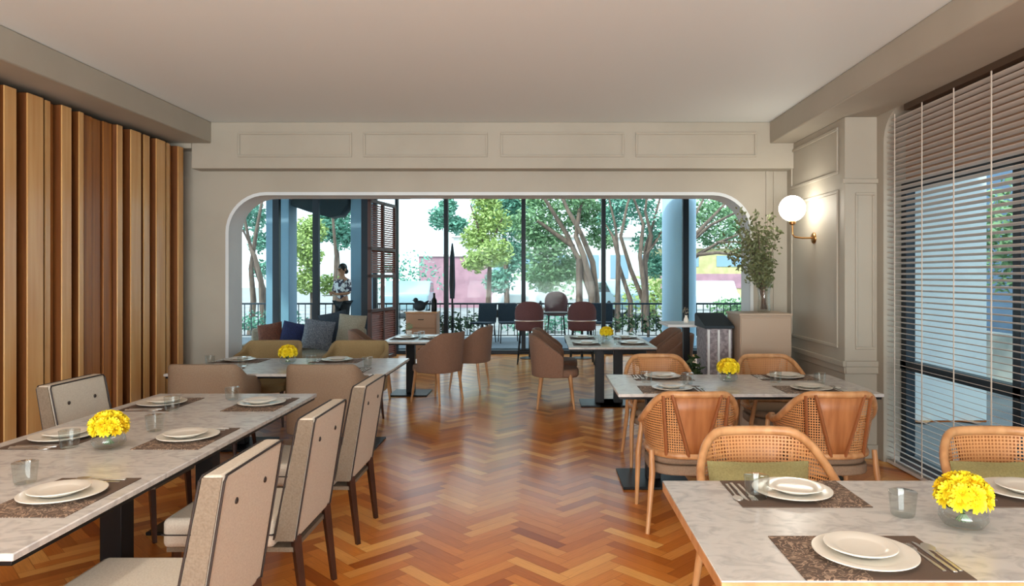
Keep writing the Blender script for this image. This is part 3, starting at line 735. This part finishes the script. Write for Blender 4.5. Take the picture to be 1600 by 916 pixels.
# stools
def make_stool():
    t = thing('counter_stool', '', 'stool')
    N = 20; vs = []; fs = []; M = 6
    for i in range(N+1):
        a = R(-85+170*i/N); q = abs(a)/R(85); top = 1.13-.22*q**2.2
        for j in range(M+1):
            z = .62+(top-.62)*j/M; f = 1+.08*(z-.62)/.5
            x, y = super_arc(a, .235*f, .21*f, 2.4); vs.append((x, y, z))
    for i in range(N):
        for j in range(M): fs.append((i*(M+1)+j, (i+1)*(M+1)+j, (i+1)*(M+1)+j+1, i*(M+1)+j+1))
    MB().add(vs, fs).build('backrest', 'mauve_fabric', t, solid=.035, bevel=.01, smooth=True)
    MB().prism([super_arc(2*pi*i/24, .22, .22, 2.6) for i in range(24)], .60, .69, 'z').build('seat', 'mauve_fabric', t, bevel=.025, seg=3)
    MB().tube([super_arc(R(-88+176*i/16), .262, .24, 2.4)+(.78,) for i in range(17)], .012, 8).build('arm_rail', 'steel', t, smooth=True)
    for sx in (-1, 1):
        for sy in (-1, 1): MB().tube([(sx*.16, sy*.15, .60), (sx*.21, sy*.2, 0)], [.014, .011], 8).build('leg', 'black_metal', t)
    fr = [(.19, .18, .22), (-.19, .18, .22), (-.19, -.18, .22), (.19, -.18, .22), (.19, .18, .22)]
    MB().tube(fr, .009, 6).build('foot_ring', 'black_metal', t)
    return t
GS = 'mauve stools near the veranda glass'
place('stool', make_stool, (-.22, 12.75, 0), 0, 'mauve high stool before the middle glass post, aisle side', GS)
place('stool', make_stool, (.73, 12.75, 0), 0, 'mauve high stool towards the white column', GS)
place('stool', make_stool, (.33, 15.7, .1), R(180), 'mauve high stool outside the glass, between the other two', GS)
hs = thing('high_table', 'black high table between the mauve stools', 'table', (.28, 13.55, 0))
MB().box(-.75, .75, -.22, .22, .86, .885).build('table_top', 'black_metal', hs, bevel=.004)
for sx in (-.5, .5):
    MB().tube([(sx, 0, .86), (sx, 0, .02)], .025, 10).build('post', 'black_metal', hs); MB().lathe([(.2, 0), (.2, .012), (.03, .03)], 24, (sx, 0, 0)).build('base', 'black_metal', hs)
# bar table with blue light top
bt_ = thing('bar_table', 'slim white topped bar table on two black posts', 'table', (1.68, 7.98, 0))
MB().box(-.30, .33, -.3, .3, 1.03, 1.06).build('table_top', 'veranda_white', bt_, bevel=.004)
for sx in (-.04, .13):
    MB().box(sx-.035, sx+.035, -.035, .035, .02, 1.03).build('post', 'black_metal', bt_, bevel=.003)
MB().box(-.25, .3, -.22, .22, 0, .02).build('base_plate', 'black_metal', bt_, bevel=.003)
bv = thing('bud_vase', 'little white vase of dried stems on the bar table', 'vase', (1.64, 7.98, 1.06))
MB().lathe([(.0001, 0), (.025, 0), (.03, .03), (.014, .07), (.016, .085), (.0001, .085)], 18).build('body', 'ceramic', bv, smooth=True)
leaf_ball(34, .045, (0, 0, .13), .012, rr).build('foliage', 'stone_fabric', bv)
# beige cabinet and counter
cb = thing('beige_cabinet', 'tall plain beige cabinet in the corner under the leafy branches', 'cabinet', (2.22, 7.15, 0))
MB().box(-.27, .235, -.24, .24, .06, 1.20).build('body', 'cabinet', cb, bevel=.004)
MB().box(-.28, .245, -.25, .25, 1.2, 1.222).build('top', 'cabinet', cb, bevel=.003)
MB().box(-.24, .21, -.22, .22, 0, .06).build('plinth', 'fin_dark', cb)
MB().box(-.262, .228, -.252, -.24, .08, 1.18).build('door', 'cabinet', cb, bevel=.003)
ct = thing('service_counter', 'terrazzo service counter with dark sloping top beside the beige cabinet', 'counter', (1.79, 7.3, 0))
MB().box(-.13, .13, -.22, .22, .05, 1.06).build('body', 'terrazzo', ct, bevel=.004)
MB().prism([(-.24, 1.062), (.24, 1.062), (.24, 1.18), (.20, 1.20), (-.24, 1.09)], -.15, .145, 'x').build('sloping_top', 'dark_canopy', ct, bevel=.003)
for sx in (-.12, -.02, .09): MB().box(sx, sx+.02, -.235, -.22, .05, 1.05).build('upright', 'veranda_white', ct)
MB().box(-.12, .12, -.2, .2, 0, .05).build('plinth', 'fin_dark', ct)
ub = thing('small_upright_plant', 'small dark green plant in a brown pot beside the counter', 'plant', (1.53, 7.1, 0))
MB().lathe([(.0001, 0), (.09, 0), (.12, .45), (.11, .45), (.08, .02), (.0001, .02)], 24).build('pot', 'rust_fabric', ub, smooth=True)
leaf_ball(160, .16, (0, 0, .62), .04, rr, (.7, .7, 1.2), .2).build('foliage', 'leaf_dark', ub)
# vase with branches
vb = thing('tall_glass_vase', 'tall clear glass vase standing on the beige cabinet', 'vase', (2.25, 7.12, 1.222))
MB().lathe([(.0001, .003), (.06, .003), (.065, .015), (.055, .16), (.078, .32)], 28).build('body', 'tumbler_glass', vb, smooth=True)
br = thing('leafy_branches', 'airy bunch of olive leafed branches standing in the tall vase', 'plant', (2.25, 7.12, 1.235))
bs = MB(); lf = MB(); rq = random.Random(5)
for i in range(26):
    a = rq.random()*2*pi; sp = rq.uniform(.05, .44); h = rq.uniform(.50, .98)
    tip = Vector((cos(a)*sp*.85-.07, sin(a)*sp*.5-.03, h)); base = Vector((-cos(a)*.03, -sin(a)*.03, .02)); mid = base.lerp(tip, .5)*1; mid.x *= .5; mid.y *= .5
    pts = [base, base.lerp(mid, .5), mid, mid.lerp(tip, .5), tip]; bs.tube([tuple(p) for p in pts], [.004, .004, .003, .0025, .0015], 5)
    for _ in range(70):
        s = rq.uniform(.45, 1.03); p = mid.lerp(tip, (s-.5)*2) if s > .5 else mid
        p = p+Vector((rq.gauss(0, .035), rq.gauss(0, .03), rq.gauss(0, .035)))
        u = Vector((rq.gauss(0, 1), rq.gauss(0, 1), rq.gauss(0, .8))).normalized(); v = u.cross(Vector((rq.random(), 1, rq.random()))).normalized(); sz = rq.uniform(.017, .030)
        lf.add([tuple(p-u*sz), tuple(p+v*sz*.45), tuple(p+u*sz), tuple(p-v*sz*.45)], [(0, 1, 2, 3)])
bs.build('branches', 'bark', br); lf.build('foliage', 'leaf_olive', br)
for i, (x, y) in enumerate(((-1.9, -1.9), (1.2, -1.9), (-2.15, 2.3), (-2.15, .6), (1.45, 1.6))):
    d_ = thing('added_spot_ring', 'round white ring added out of view for a ceiling fill spot', 'lamp', (x, y, CE-.012), 0, 'added ceiling fill spots')  # made-up fixture ring for each added spot
    MB().lathe([(.058, .011), (.062, .0), (.085, .0), (.088, .011)], 28).build('trim_ring', 'veranda_white', d_, smooth=True)
# sconce
sc = thing('wall_sconce', 'brass wall sconce with a glowing white glass globe', 'lamp', (2.65, 6.84, 1.96))
MB().lathe([(.0001, 0), (.055, 0), (.055, .008), (.045, .018), (.02, .024), (.0001, .024)], 28).xf(Matrix.Rotation(R(-90), 4, 'Y') @ Matrix.Scale(1, 4)).build('wall_plate', 'brass', sc, smooth=True)
MB().tube([(-.02, 0, 0), (-.12, 0, 0), (-.19, 0, .01), (-.21, 0, .035), (-.213, 0, .13)], .009, 10).build('arm', 'brass', sc, smooth=True)
MB().lathe([(.012, 0), (.03, .01), (.035, .035), (.03, .04)], 24, (-.213, 0, .125)).build('globe_holder', 'brass', sc, smooth=True)
MB().sphere((-.213, 0, .287), .125, 32, 20).build('globe', 'globe_light', sc, smooth=True)
# blind
bl = thing('venetian_blind', 'pale wooden venetian blind covering the tall side window', 'blind', (2.97, 0, 0))
sm = MB(); z = .05
n_ = 0
rc_ = .26
while z < 2.93:
    ye = 6.0
    if z > 2.985-rc_-.02:
        d = z-(2.985-rc_); ye = 6.0-rc_+math.sqrt(max(0, rc_*rc_-d*d))
    c, s = cos(R(16))*.0245, -sin(R(16))*.0245
    sm.add([(-c, -3.9, z-s), (c, -3.9, z+s), (c, ye, z+s), (-c, ye, z-s), (-c, -3.9, z-s+.003), (c, -3.9, z+s+.003), (c, ye, z+s+.003), (-c, ye, z-s+.003)],
           [(0, 3, 2, 1), (4, 5, 6, 7), (0, 1, 5, 4), (2, 3, 7, 6), (1, 2, 6, 5), (3, 0, 4, 7)])
    z += .0445; n_ += 1
sl_ = sm.build('slats', 'blind_slat', bl)
MB().box(-.035, .035, -3.9, 5.7, 2.935, 2.984).build('head_rail', 'blind_rail', bl)
MB().box(-.028, .028, -3.9, 6.0, .01, .035).build('bottom_rail', 'blind_slat', bl)
y = 5.86
while y > -3.8:
    MB().box(-.032, -.029, y-.006, y+.006, .03, 2.94).build('ladder_tape', 'blind_cord', bl); y -= .42

# ================================================================ OUTSIDE
struct(MB().box(-60, 60, 14.4, 90, -.12, -.02).build('ground_outside', 'paving'))
struct(MB().box(-9, 7, 14.42, 17.0, -.02, .10).build('deck_outside', 'decking'))
rl = thing('deck_railing', 'dark metal railing along the outer edge of the deck', 'railing', (0, 16.7, .1))
b_ = MB(); x = -8.8
while x < 6.9: b_.box(x-.009, x+.009, -.009, .009, .08, .80); x += .16
b_.build('balusters', 'frame_metal', rl)
MB().box(-8.9, 6.95, -.03, .03, .80, .84).build('top_rail', 'frame_metal', rl); MB().box(-8.9, 6.95, -.015, .015, .06, .08).build('bottom_rail', 'frame_metal', rl)
for x in (-8.85, -6.4, -3.9, -1.4, 1.1, 3.6, 6.9): MB().box(x-.025, x+.025, -.025, .025, 0, .80).build('post', 'frame_metal', rl)
struct(MB().lathe([(.36, .1), (.36, 3.9)], 40, (2.95, 15.1, 0)).build('column_outside', 'column_paint', smooth=True))
struct(MB().box(-5.95, -5.45, 15.2, 15.7, .1, 3.9).box(-4.15, -3.75, 15.3, 15.9, .1, 3.9).build('pillar_outside', 'blue_grey_paint', bevel=.01))
struct(MB().box(-8, -3.2, 14.6, 17.2, 3.45, 3.6).build('porch_roof_outside', 'dark_canopy'))
cn = thing('porch_canopy', 'dark folded awning box under the porch roof between two pillars', 'awning', (-4.8, 15.45, 2.85))
MB().prism([(-.6, .6), (-.62, .25), (-.25, .12), (.2, .0), (.45, .05), (.62, .3), (.62, .6)], -.2, .25, 'y').build('fabric', 'dark_canopy', cn, bevel=.02)
MB().box(-.66, .66, -.22, .27, .58, .62).build('rail', 'black_metal', cn)
um = thing('closed_parasol', 'tall closed dark parasol standing on the deck', 'parasol', (-1.90, 15.0, .1))
MB().tube([(0, 0, .05), (0, 0, 2.15)], .02, 10).build('pole', 'black_metal', um)
MB().tube([(0, 0, 1.0), (0, 0, 1.3), (0, 0, 1.9), (0, 0, 2.18)], [.05, .065, .05, .015], 12).build('canopy', 'dark_canopy', um, smooth=True)
MB().lathe([(.25, 0), (.25, .05), (.05, .08), (.0001, .08)], 24).build('base', 'black_metal', um)
# wooden folded shutter screen
ss = thing('wooden_shutter', 'red brown wooden louvred shutter folded beside the glass wall', 'shutter', (-3.0, 13.3, 0), R(80))
fm = MB(); Hs = 2.98
for x0, x1 in ((-.62, -.56), (-.03, .03), (.56, .62)): fm.box(x0, x1, -.03, .03, 0, Hs)
for z0 in (0, .92, 1.55, 2.05, 2.92): fm.box(-.62, .62, -.03, .03, z0, z0+.06)
fm.build('frame', 'shutter_frame', ss, bevel=.003)
for x0, x1 in ((-.56, -.03), (.03, .56)):
  for za, zb_ in ((.09, .94), (1.64, 2.88)):
    lv = MB(); z = za
    while z < zb_:
        if 1:
            lv.add([(x0, -.02, z), (x1, -.02, z), (x1, .02, z+.03), (x0, .02, z+.03), (x0, -.02, z+.006), (x1, -.02, z+.006), (x1, .02, z+.036), (x0, .02, z+.036)],
                   [(0, 3, 2, 1), (4, 5, 6, 7), (0, 1, 5, 4), (2, 3, 7, 6), (1, 2, 6, 5), (3, 0, 4, 7)])
        z += .042
    lv.build('louvre_panel', 'red_wood', ss)

# person outside
def make_person():
    t = thing('person', 'person in a patterned blouse and dark trousers standing outside behind the glass', 'person', (-4.22, 14.95, .1), R(150))
    J = {'pel': (0, 0, .95, .125, .10), 'wst': (0, .01, 1.08, .115, .085), 'ch': (0, .0, 1.27, .145, .10), 'up': (0, .0, 1.40, .11, .075), 'nk': (0, .015, 1.47, .05, .05),
         'sl': (-.17, 0, 1.38, .052, .05), 'el': (-.23, .04, 1.12, .038, .038), 'wl': (-.10, .24, 1.10, .026, .022), 'hl': (-.05, .30, 1.11, .03, .018),
         'sr': (.17, 0, 1.38, .052, .05), 'er': (.23, .04, 1.12, .038, .038), 'wr': (.10, .24, 1.12, .026, .022), 'hr': (.05, .30, 1.13, .03, .018),
         'hpl': (-.09, 0, .88, .085, .085), 'kl': (-.10, .02, .48, .055, .055), 'al': (-.10, -.02, .09, .035, .038), 'tl': (-.11, .12, .03, .038, .022),
         'hpr': (.09, 0, .88, .085, .085), 'kr': (.11, .03, .48, .055, .055), 'ar': (.11, -.01, .09, .035, .038), 'tr': (.12, .13, .03, .038, .022),
         'hd': (0, .02, 1.55, .062, .07), 'hd2': (0, .025, 1.62, .075, .088), 'hd3': (0, .015, 1.68, .06, .07)}
    E = ['pel wst', 'wst ch', 'ch up', 'up nk', 'nk hd', 'hd hd2', 'hd2 hd3', 'up sl', 'sl el', 'el wl', 'wl hl', 'up sr', 'sr er', 'er wr', 'wr hr', 'pel hpl', 'hpl kl', 'kl al', 'al tl', 'pel hpr', 'hpr kr', 'kr ar', 'ar tr']
    def skin(name, material, keys, edges, grow=0, zc=None):
        me = bpy.data.meshes.new(name); idx = {k: i for i, k in enumerate(keys)}
        me.from_pydata([J[k][:3] for k in keys], [tuple(idx[q] for q in e.split()) for e in edges], [])
        me.materials.append(MATS[material]); o = bpy.data.objects.new(name, me); COL.objects.link(o); o.parent = t
        q = o.modifiers.new('skin', 'SKIN'); q.use_smooth_shade = True
        for k, i in idx.items():
            v = me.skin_vertices[0].data[i]; v.radius = (J[k][3]+grow, J[k][4]+grow); v.use_root = (i == 0)
        u = o.modifiers.new('sub', 'SUBSURF'); u.levels = 2; u.render_levels = 2; return o
    body = skin('body', 'skin', list(J), E)
    J['slv'] = (-.25, .09, 1.10, .036, .036); 
    skin('blouse', 'print_shirt', ['ch', 'pel', 'wst', 'up', 'sl', 'el', 'sr', 'er'], ['pel wst', 'wst ch', 'ch up', 'up sl', 'sl el', 'up sr', 'sr er'], .014)
    skin('trousers', 'trousers', ['pel', 'hpl', 'kl', 'al', 'hpr', 'kr', 'ar'], ['pel hpl', 'hpl kl', 'kl al', 'pel hpr', 'hpr kr', 'kr ar'], .015)
    MB().sphere((0, -.005, 1.655), .098, 18, 12, (.92, 1.0, 1.05)).sphere((0, -.09, 1.58), .06, 12, 8).build('hair', 'hair', t, smooth=True)
    fc = MB().sphere((-.03, .108, 1.625), .011, 8, 6).sphere((.03, .108, 1.625), .011, 8, 6); fc.build('eyes', 'hair', body)
    MB().tube([(0, .105, 1.63), (0, .128, 1.595), (0, .108, 1.585)], [.008, .013, .007], 6).build('nose', 'skin', body, smooth=True)
    MB().tube([(-.022, .100, 1.565), (0, .106, 1.562), (.022, .100, 1.565)], .005, 6).build('mouth', 'rust_fabric', body)
    for s in (-1, 1): MB().sphere((s*.088, .01, 1.615), .022, 8, 6, (.5, 1, 1.4)).build('ear', 'skin', body, smooth=True)
    for s in (-1, 1):
        for i in range(4): MB().tube([(s*(.05-.008*i), .315, 1.125-.012*i+.005), (s*(.025-.008*i), .345, 1.122-.012*i), (s*(.0-.008*i), .34, 1.112-.012*i)], [.009, .008, .006], 6).build('finger', 'skin', body, smooth=True)
        MB().tube([(s*.06, .29, 1.14), (s*.05, .32, 1.16), (s*.035, .335, 1.155)], [.01, .009, .007], 6).build('thumb', 'skin', body, smooth=True)
    return t
make_person()
tr_ = thing('serving_tray', 'white serving tray held by the person outside', 'tray', (-4.40, 14.66, 1.165))
MB().lathe([(.0001, 0), (.15, 0), (.17, .02), (.165, .02), (.148, .006), (.0001, .006)], 28).build('tray', 'ceramic', tr_, smooth=True)

# trees
def tree(label, trunks, blobs, leafmat, n=900, size=.09, name='tree'):
    t = thing(name, label, 'tree', (trunks[0][0][0], trunks[0][0][1], -.05), 0, 'trees outside the veranda')
    ox, oy, oz = t.location; tb_ = MB()
    for pts in trunks:
        r0, r1 = pts[-1]; P = pts[:-1]; k = len(P)
        tb_.tube([(p[0]-ox, p[1]-oy, p[2]-oz) for p in P], [r0+(r1-r0)*i/(k-1) for i in range(k)], 8)
    tb_.build('trunk', 'bark', t, smooth=True)
    lf = MB()
    for (x, y, z, r, cnt) in blobs:
        q = leaf_ball(int(cnt*n), r, (x-ox, y-oy, z-oz), size, rr, (1, .8, .85), .35); lf.add(q.v, q.f)
    lf.build('foliage', leafmat, t)
    return t
def P(px, py, Y): return ((px-846)*Y/1100, Y, 1.6+(430-py)*Y/1100)
def grow(base_px, Y, stems, r0, r1):
    """stems: lists of (px, py) read along each limb; every limb starts on the ground at Y"""
    out = []
    for k, st in enumerate(stems):
        g = P(base_px[k][0], base_px[k][1], Y); pts = [P(x, y, Y+.25*math.sin(k*2.1+i)) for i, (x, y) in enumerate(st)]
        out.append([(pts[0][0], Y, -.05)]+pts+[(r0, r1)])
    return out
def blobs(Y, lst): return [(*P(x, y, Y+rr.uniform(-.6, .6)), r*Y/1100, c) for x, y, r, c in lst]
tree('yellow green tree with a slim trunk beyond the deck railing, by the pink wall',
     grow([(762, 470)], 20.5, [[(763, 470), (765, 420), (762, 370)]], .09, .05)+[[P(763, 400, 20.5), P(745, 350, 20.5), P(735, 320, 20.5), (.04, .02)], [P(764, 390, 20.5), P(785, 340, 20.5), (.04, .02)]],
     blobs(20.5, [(745, 372, 28, .8), (765, 345, 36, 1.2), (775, 395, 28, .9), (742, 408, 22, .6), (760, 310, 26, .7)]), 'leaf_yellowgreen', 1200, .07)
tree('teal green tree crown reaching up in front of the pale sky',
     grow([(790, 470)], 25.2, [[(792, 470), (790, 400), (785, 330)]], .12, .06),
     blobs(25.2, [(690, 340, 24, .6), (715, 352, 18, .4), (775, 325, 40, 1.2), (800, 345, 34, 1.1), (770, 300, 34, .9), (700, 322, 16, .3), (800, 400, 34, 1.1), (815, 310, 30, .9), (780, 440, 26, .7)]), 'leaf_teal', 1300, .09)
tree('leaning tree with two grey trunks crossing behind the stools',
     grow([(920, 470)]*4, 22.6, [[(925, 465), (908, 415), (885, 365), (860, 325), (838, 290)], [(932, 465), (926, 410), (908, 365), (888, 330), (868, 285)], [(925, 450), (912, 400), (900, 370), (905, 330), (918, 290)], [(905, 405), (895, 385), (860, 360), (840, 345)]], .12, .05),
     blobs(23.4, [(855, 385, 40, 1.2), (880, 335, 42, .9), (830, 350, 36, .9), (925, 335, 34, .8), (850, 430, 34, 1.0), (905, 305, 36, .8), (840, 310, 30, .6), (890, 420, 30, .6), (940, 370, 26, .5)]), 'leaf_green', 1300, .085)
tree('forked grey tree spreading thin limbs beside the white column',
     grow([(985, 470)]*7, 20, [[(985, 470), (967, 415), (962, 355), (948, 295)], [(1005, 470), (985, 420), (970, 370), (980, 320), (992, 285)], [(1008, 465), (1000, 400), (1005, 350), (990, 310), (975, 285)],
       [(1010, 460), (1008, 390), (1022, 345), (1035, 295)], [(1006, 420), (1018, 370), (1008, 330), (1014, 285)], [(966, 400), (958, 370), (940, 340)], [(1008, 400), (1030, 370), (1050, 330)]], .085, .022),
     blobs(21, [(960, 345, 28, .6), (1000, 325, 34, .7), (1030, 355, 30, .7), (1025, 415, 26, .8), (965, 315, 28, .6), (1010, 380, 26, .5), (985, 300, 30, .6)]), 'leaf_teal', 1100, .07)
tree('wide tree with sweeping branches seen past the white column, towards the leafy vase',
     grow([(1080, 470)]*5, 19, [[(1075, 470), (1070, 420), (1092, 397), (1125, 378), (1165, 362)], [(1068, 460), (1066, 400), (1088, 365), (1120, 332), (1150, 300)], [(1066, 440), (1066, 380), (1084, 340), (1105, 300)], [(1068, 430), (1072, 385), (1110, 352), (1170, 322)], [(1070, 430), (1075, 400), (1120, 395), (1175, 400)]], .10, .022)
     +[[P(1120, 379, 19), P(1150, 378, 19), P(1180, 388, 19), (.04, .015)]],
     blobs(20.2, [(1100, 335, 32, .8), (1130, 320, 36, .9), (1155, 345, 34, .8), (1110, 372, 26, .5), (1170, 385, 26, .5), (1140, 365, 28, .5)]), 'leaf_green', 1100, .065)
tree('tree with leaning trunks behind the jamb end of the glass wall',
     grow([(400, 470)]*3, 19, [[(418, 470), (402, 425), (390, 380), (380, 330)], [(396, 470), (392, 420), (400, 365), (412, 300)], [(408, 440), (398, 400), (380, 360)]], .10, .035),
     blobs(20, [(395, 340, 30, .9), (408, 378, 24, .6), (385, 315, 28, .6), (410, 420, 20, .4)]), 'leaf_teal', 1000, .07)
tree('bright green tree seen between the porch pillars',
     grow([(490, 470)]*2, 21, [[(488, 470), (486, 420), (490, 360)], [(523, 470), (525, 400), (520, 340)]], .08, .04),
     blobs(21, [(480, 400, 26, .9), (485, 360, 28, 1.0), (478, 440, 24, .8), (515, 445, 22, .6), (470, 380, 24, .6)]), 'leaf_yellowgreen', 1100, .07)
tree('teal tree filling the gap above the person outside',
     grow([(530, 470)]*1, 24.5, [[(530, 470), (528, 400), (522, 350)]], .10, .04),
     blobs(24.5, [(520, 345, 30, 1.2), (540, 370, 26, .8), (505, 360, 24, .8), (530, 320, 28, .8)]), 'leaf_teal', 1100, .09)
def shrub(label, px, py, Y, w_, h_, m_, n):
    x, y, z = P(px, py, Y); t = thing('shrub', label, 'shrub', (x, y, -.03), 0, 'shrubs outside')
    MB().tube([(0, 0, 0), (0, 0, z*.6)], [.05, .03], 6).build('stem', 'bark', t)
    mb = MB()
    for i in range(5):
        q = leaf_ball(n//5, h_*.7, (w_*(i-2)/4, rr.uniform(-.2, .2), h_*.75), .10, rr, (1.1, .8, .95), .3); mb.add(q.v, q.f)
    mb.build('foliage', m_, t)
shrub('pale teal bushes behind the sideboard, beyond the deck', 628, 430, 31.5, 1.6, 2.0, 'leaf_teal', 900)
shrub('dark green bushes between the middle glass post and leaning tree', 850, 440, 32, 2.2, 1.9, 'leaf_green', 1100)
shrub('bright green bush beside the foot of the forked tree', 1022, 430, 24, .9, 1.3, 'leaf_yellowgreen', 700)
shrub('low hedge below the wide branched tree', 1160, 455, 24.6, 1.5, .65, 'leaf_green', 700)
for x_, m_, wh in ((-7.0, 'leaf_teal', 'in front of the porch pillars'), (-2.5, 'leaf_dark', 'behind the closed parasol'), (0.1, 'leaf_teal', 'behind the stool pair'), (2.7, 'leaf_dark', 'at the foot of the forked tree')):
    t = thing('shrub', 'low shrub along the deck railing '+wh, 'shrub', (x_, 17.8, -.03), 0, 'shrubs outside')
    MB().tube([(0, 0, 0), (0, 0, .45)], [.04, .02], 6).build('stem', 'bark', t)
    mb = MB()
    for i in range(5):
        q = leaf_ball(110, .36, (.38*(i-2), rr.uniform(-.1, .1), .42), .07, rr, (1.1, .8, .9), .3); mb.add(q.v, q.f)
    mb.build('foliage', m_, t)
# buildings
pb = thing('pink_wall', 'pink rendered wall of a low building across the street', 'building', (-4.6, 35, -.03))
MB().prism([(-1.5, 0), (2.4, 0), (1.75, 2.35), (1.0, 2.55), (-1.5, 2.55)], 0, 3, 'y').build('wall', 'pink_plaster', pb)
MB().box(-1.6, 1.05, -.1, 3.1, 2.551, 2.65).build('coping', 'pale_plaster', pb)
ob = thing('ochre_building', 'low ochre building with pale bands beyond the wide branched tree', 'building', (9.6, 39, -.03))
MB().box(-3.0, 4.5, 0, 5, 0, 3.1).build('wall', 'ochre_plaster', ob)
MB().box(-3.2, 4.7, -.3, 5.1, 3.1, 3.35).build('roof', 'pale_plaster', ob)
MB().box(-3.05, 4.55, -.05, -.001, .9, 1.7).build('band', 'pink_plaster', ob)
for i in range(3): MB().box(-2.3+i*2.4, -.9+i*2.4, -.04, -.001, 2.1, 2.7).build('window', 'blue_grey_paint', ob)
pw = thing('pale_building', 'long pale building across the street behind the trees', 'building', (0, 48, -.03))
MB().box(-6, 9, 0, 6, 0, 4.2).build('wall', 'pale_plaster', pw)
for i in range(7): MB().box(-5.3+i*2, -4.1+i*2, -.05, -.001, 1.4, 3.0).build('window', 'blue_grey_paint', pw)
MB().box(-6.2, 9.2, -.2, 6.2, 4.2, 4.4).build('roof', 'pale_plaster', pw)
# parked cars
def make_car(mt):
    def mk():
        t = thing('parked_car', '', 'car')
        prof = [(-2.15, .32), (2.1, .32), (2.18, .55), (2.1, .80), (1.2, .93), (.55, 1.36), (-.9, 1.40), (-1.7, .98), (-2.15, .92), (-2.22, .6)]
        MB().prism(prof, -.85, .85, 'y').build('body', mt, t, bevel=.07, seg=3)
        for s in (-1, 1):
            MB().prism([(1.0, .95), (.5, 1.29), (-.15, 1.32), (-.15, .95)], s*.852, s*.86, 'y').prism([(-.22, .95), (-.22, 1.32), (-.88, 1.33), (-1.45, .98)], s*.852, s*.86, 'y').build('side_window', 'car_glass', t)
            for x in (-1.35, 1.35):
                wq = MB().tube([(x, s*.70, .32), (x, s*.88, .32)], .32, 24).build('wheel', 'tyre', t, smooth=True)
                MB().tube([(x, s*.881, .32), (x, s*.89, .32)], .19, 16).build('hub_cap', 'steel', wq)
        return t
    return mk
place('car_w', make_car('car_white'), (-.65, 28.3, -.02), R(80), 'white car parked behind the stools', 'parked cars')
place('car_b', make_car('car_blue'), (-5.2, 28, -.02), R(95), 'pale blue car parked before the pink wall', 'parked cars')
place('car_w', make_car('car_white'), (6.6, 27.8, -.02), R(84), 'white car parked below the wide branched tree', 'parked cars')
place('car_b', make_car('car_blue'), (3.2, 28.4, -.02), R(100), 'pale blue car parked behind the forked tree', 'parked cars')
# deck chairs
def make_deck_chair():
    t = thing('deck_chair', '', 'chair')
    MB().box(-.22, .22, -.2, .22, .42, .46).build('seat', 'slate_fabric', t, bevel=.01)
    MB().prism([(-.24, .44), (-.30, .86), (-.27, .86), (-.20, .44)], -.22, .22, 'x').build('backrest', 'slate_fabric', t, bevel=.01)
    for sx in (-.2, .2):
        for sy in (-.18, .2): MB().tube([(sx, sy, .42), (sx*1.1, sy*1.15, 0)], .012, 6).build('leg', 'black_metal', t)
    return t
DC = 'dark chairs on the deck'
place('deck', make_deck_chair, (-1.30, 15.6, .1), R(160), 'dark deck chair just past the closed parasol', DC)
place('deck', make_deck_chair, (-.72, 15.7, .1), R(190), 'dark deck chair behind the aisle side stool', DC)
place('deck', make_deck_chair, (1.35, 15.7, .1), R(170), 'dark deck chair outside, near the white column', DC)
# street outside the side window: hedge, low wall and a tree give the blind its background
struct(MB().box(3.2, 14, -6, 14.4, -.12, -.02).build('ground_side', 'paving'))
struct(MB().box(8.2, 8.5, -2, 16, -.02, 4.5).build('wall_outside_side', 'side_wall_paint'))
struct(MB().box(3.2, 4.5, -4, 7.7, 3.05, 3.2).build('added_shade_roof', 'blue_grey_paint'))  # roof added to cut the sky light on the blind
struct(MB().box(7.0, 7.2, -2, 14, -.02, .7).build('wall_outside_low', 'pale_plaster'))
tsd = thing('tree', 'dark leafed tree standing outside the blind covered window', 'tree', (6.4, 8.6, -.03), 0, 'trees outside the veranda')
MB().tube([(0, 0, 0), (.1, 0, 1.2), (-.1, .1, 2.4)], [.12, .09, .05], 8).build('trunk', 'bark', tsd, smooth=True)
fl = MB()
for (x, y, z, r) in ((0, 0, 2.4, .9), (.3, 1.1, 2.0, .8), (-.2, -1.1, 2.2, .8), (.4, -.4, 3.1, .8), (.2, 2.2, 2.3, .8), (0, 3.0, 1.9, .7), (.3, -2.2, 2.0, .8)):
    q = leaf_ball(900, r, (x, y, z), .07, rr, (1, 1, .9), .3); fl.add(q.v, q.f)
fl.build('foliage', 'leaf_green', tsd)
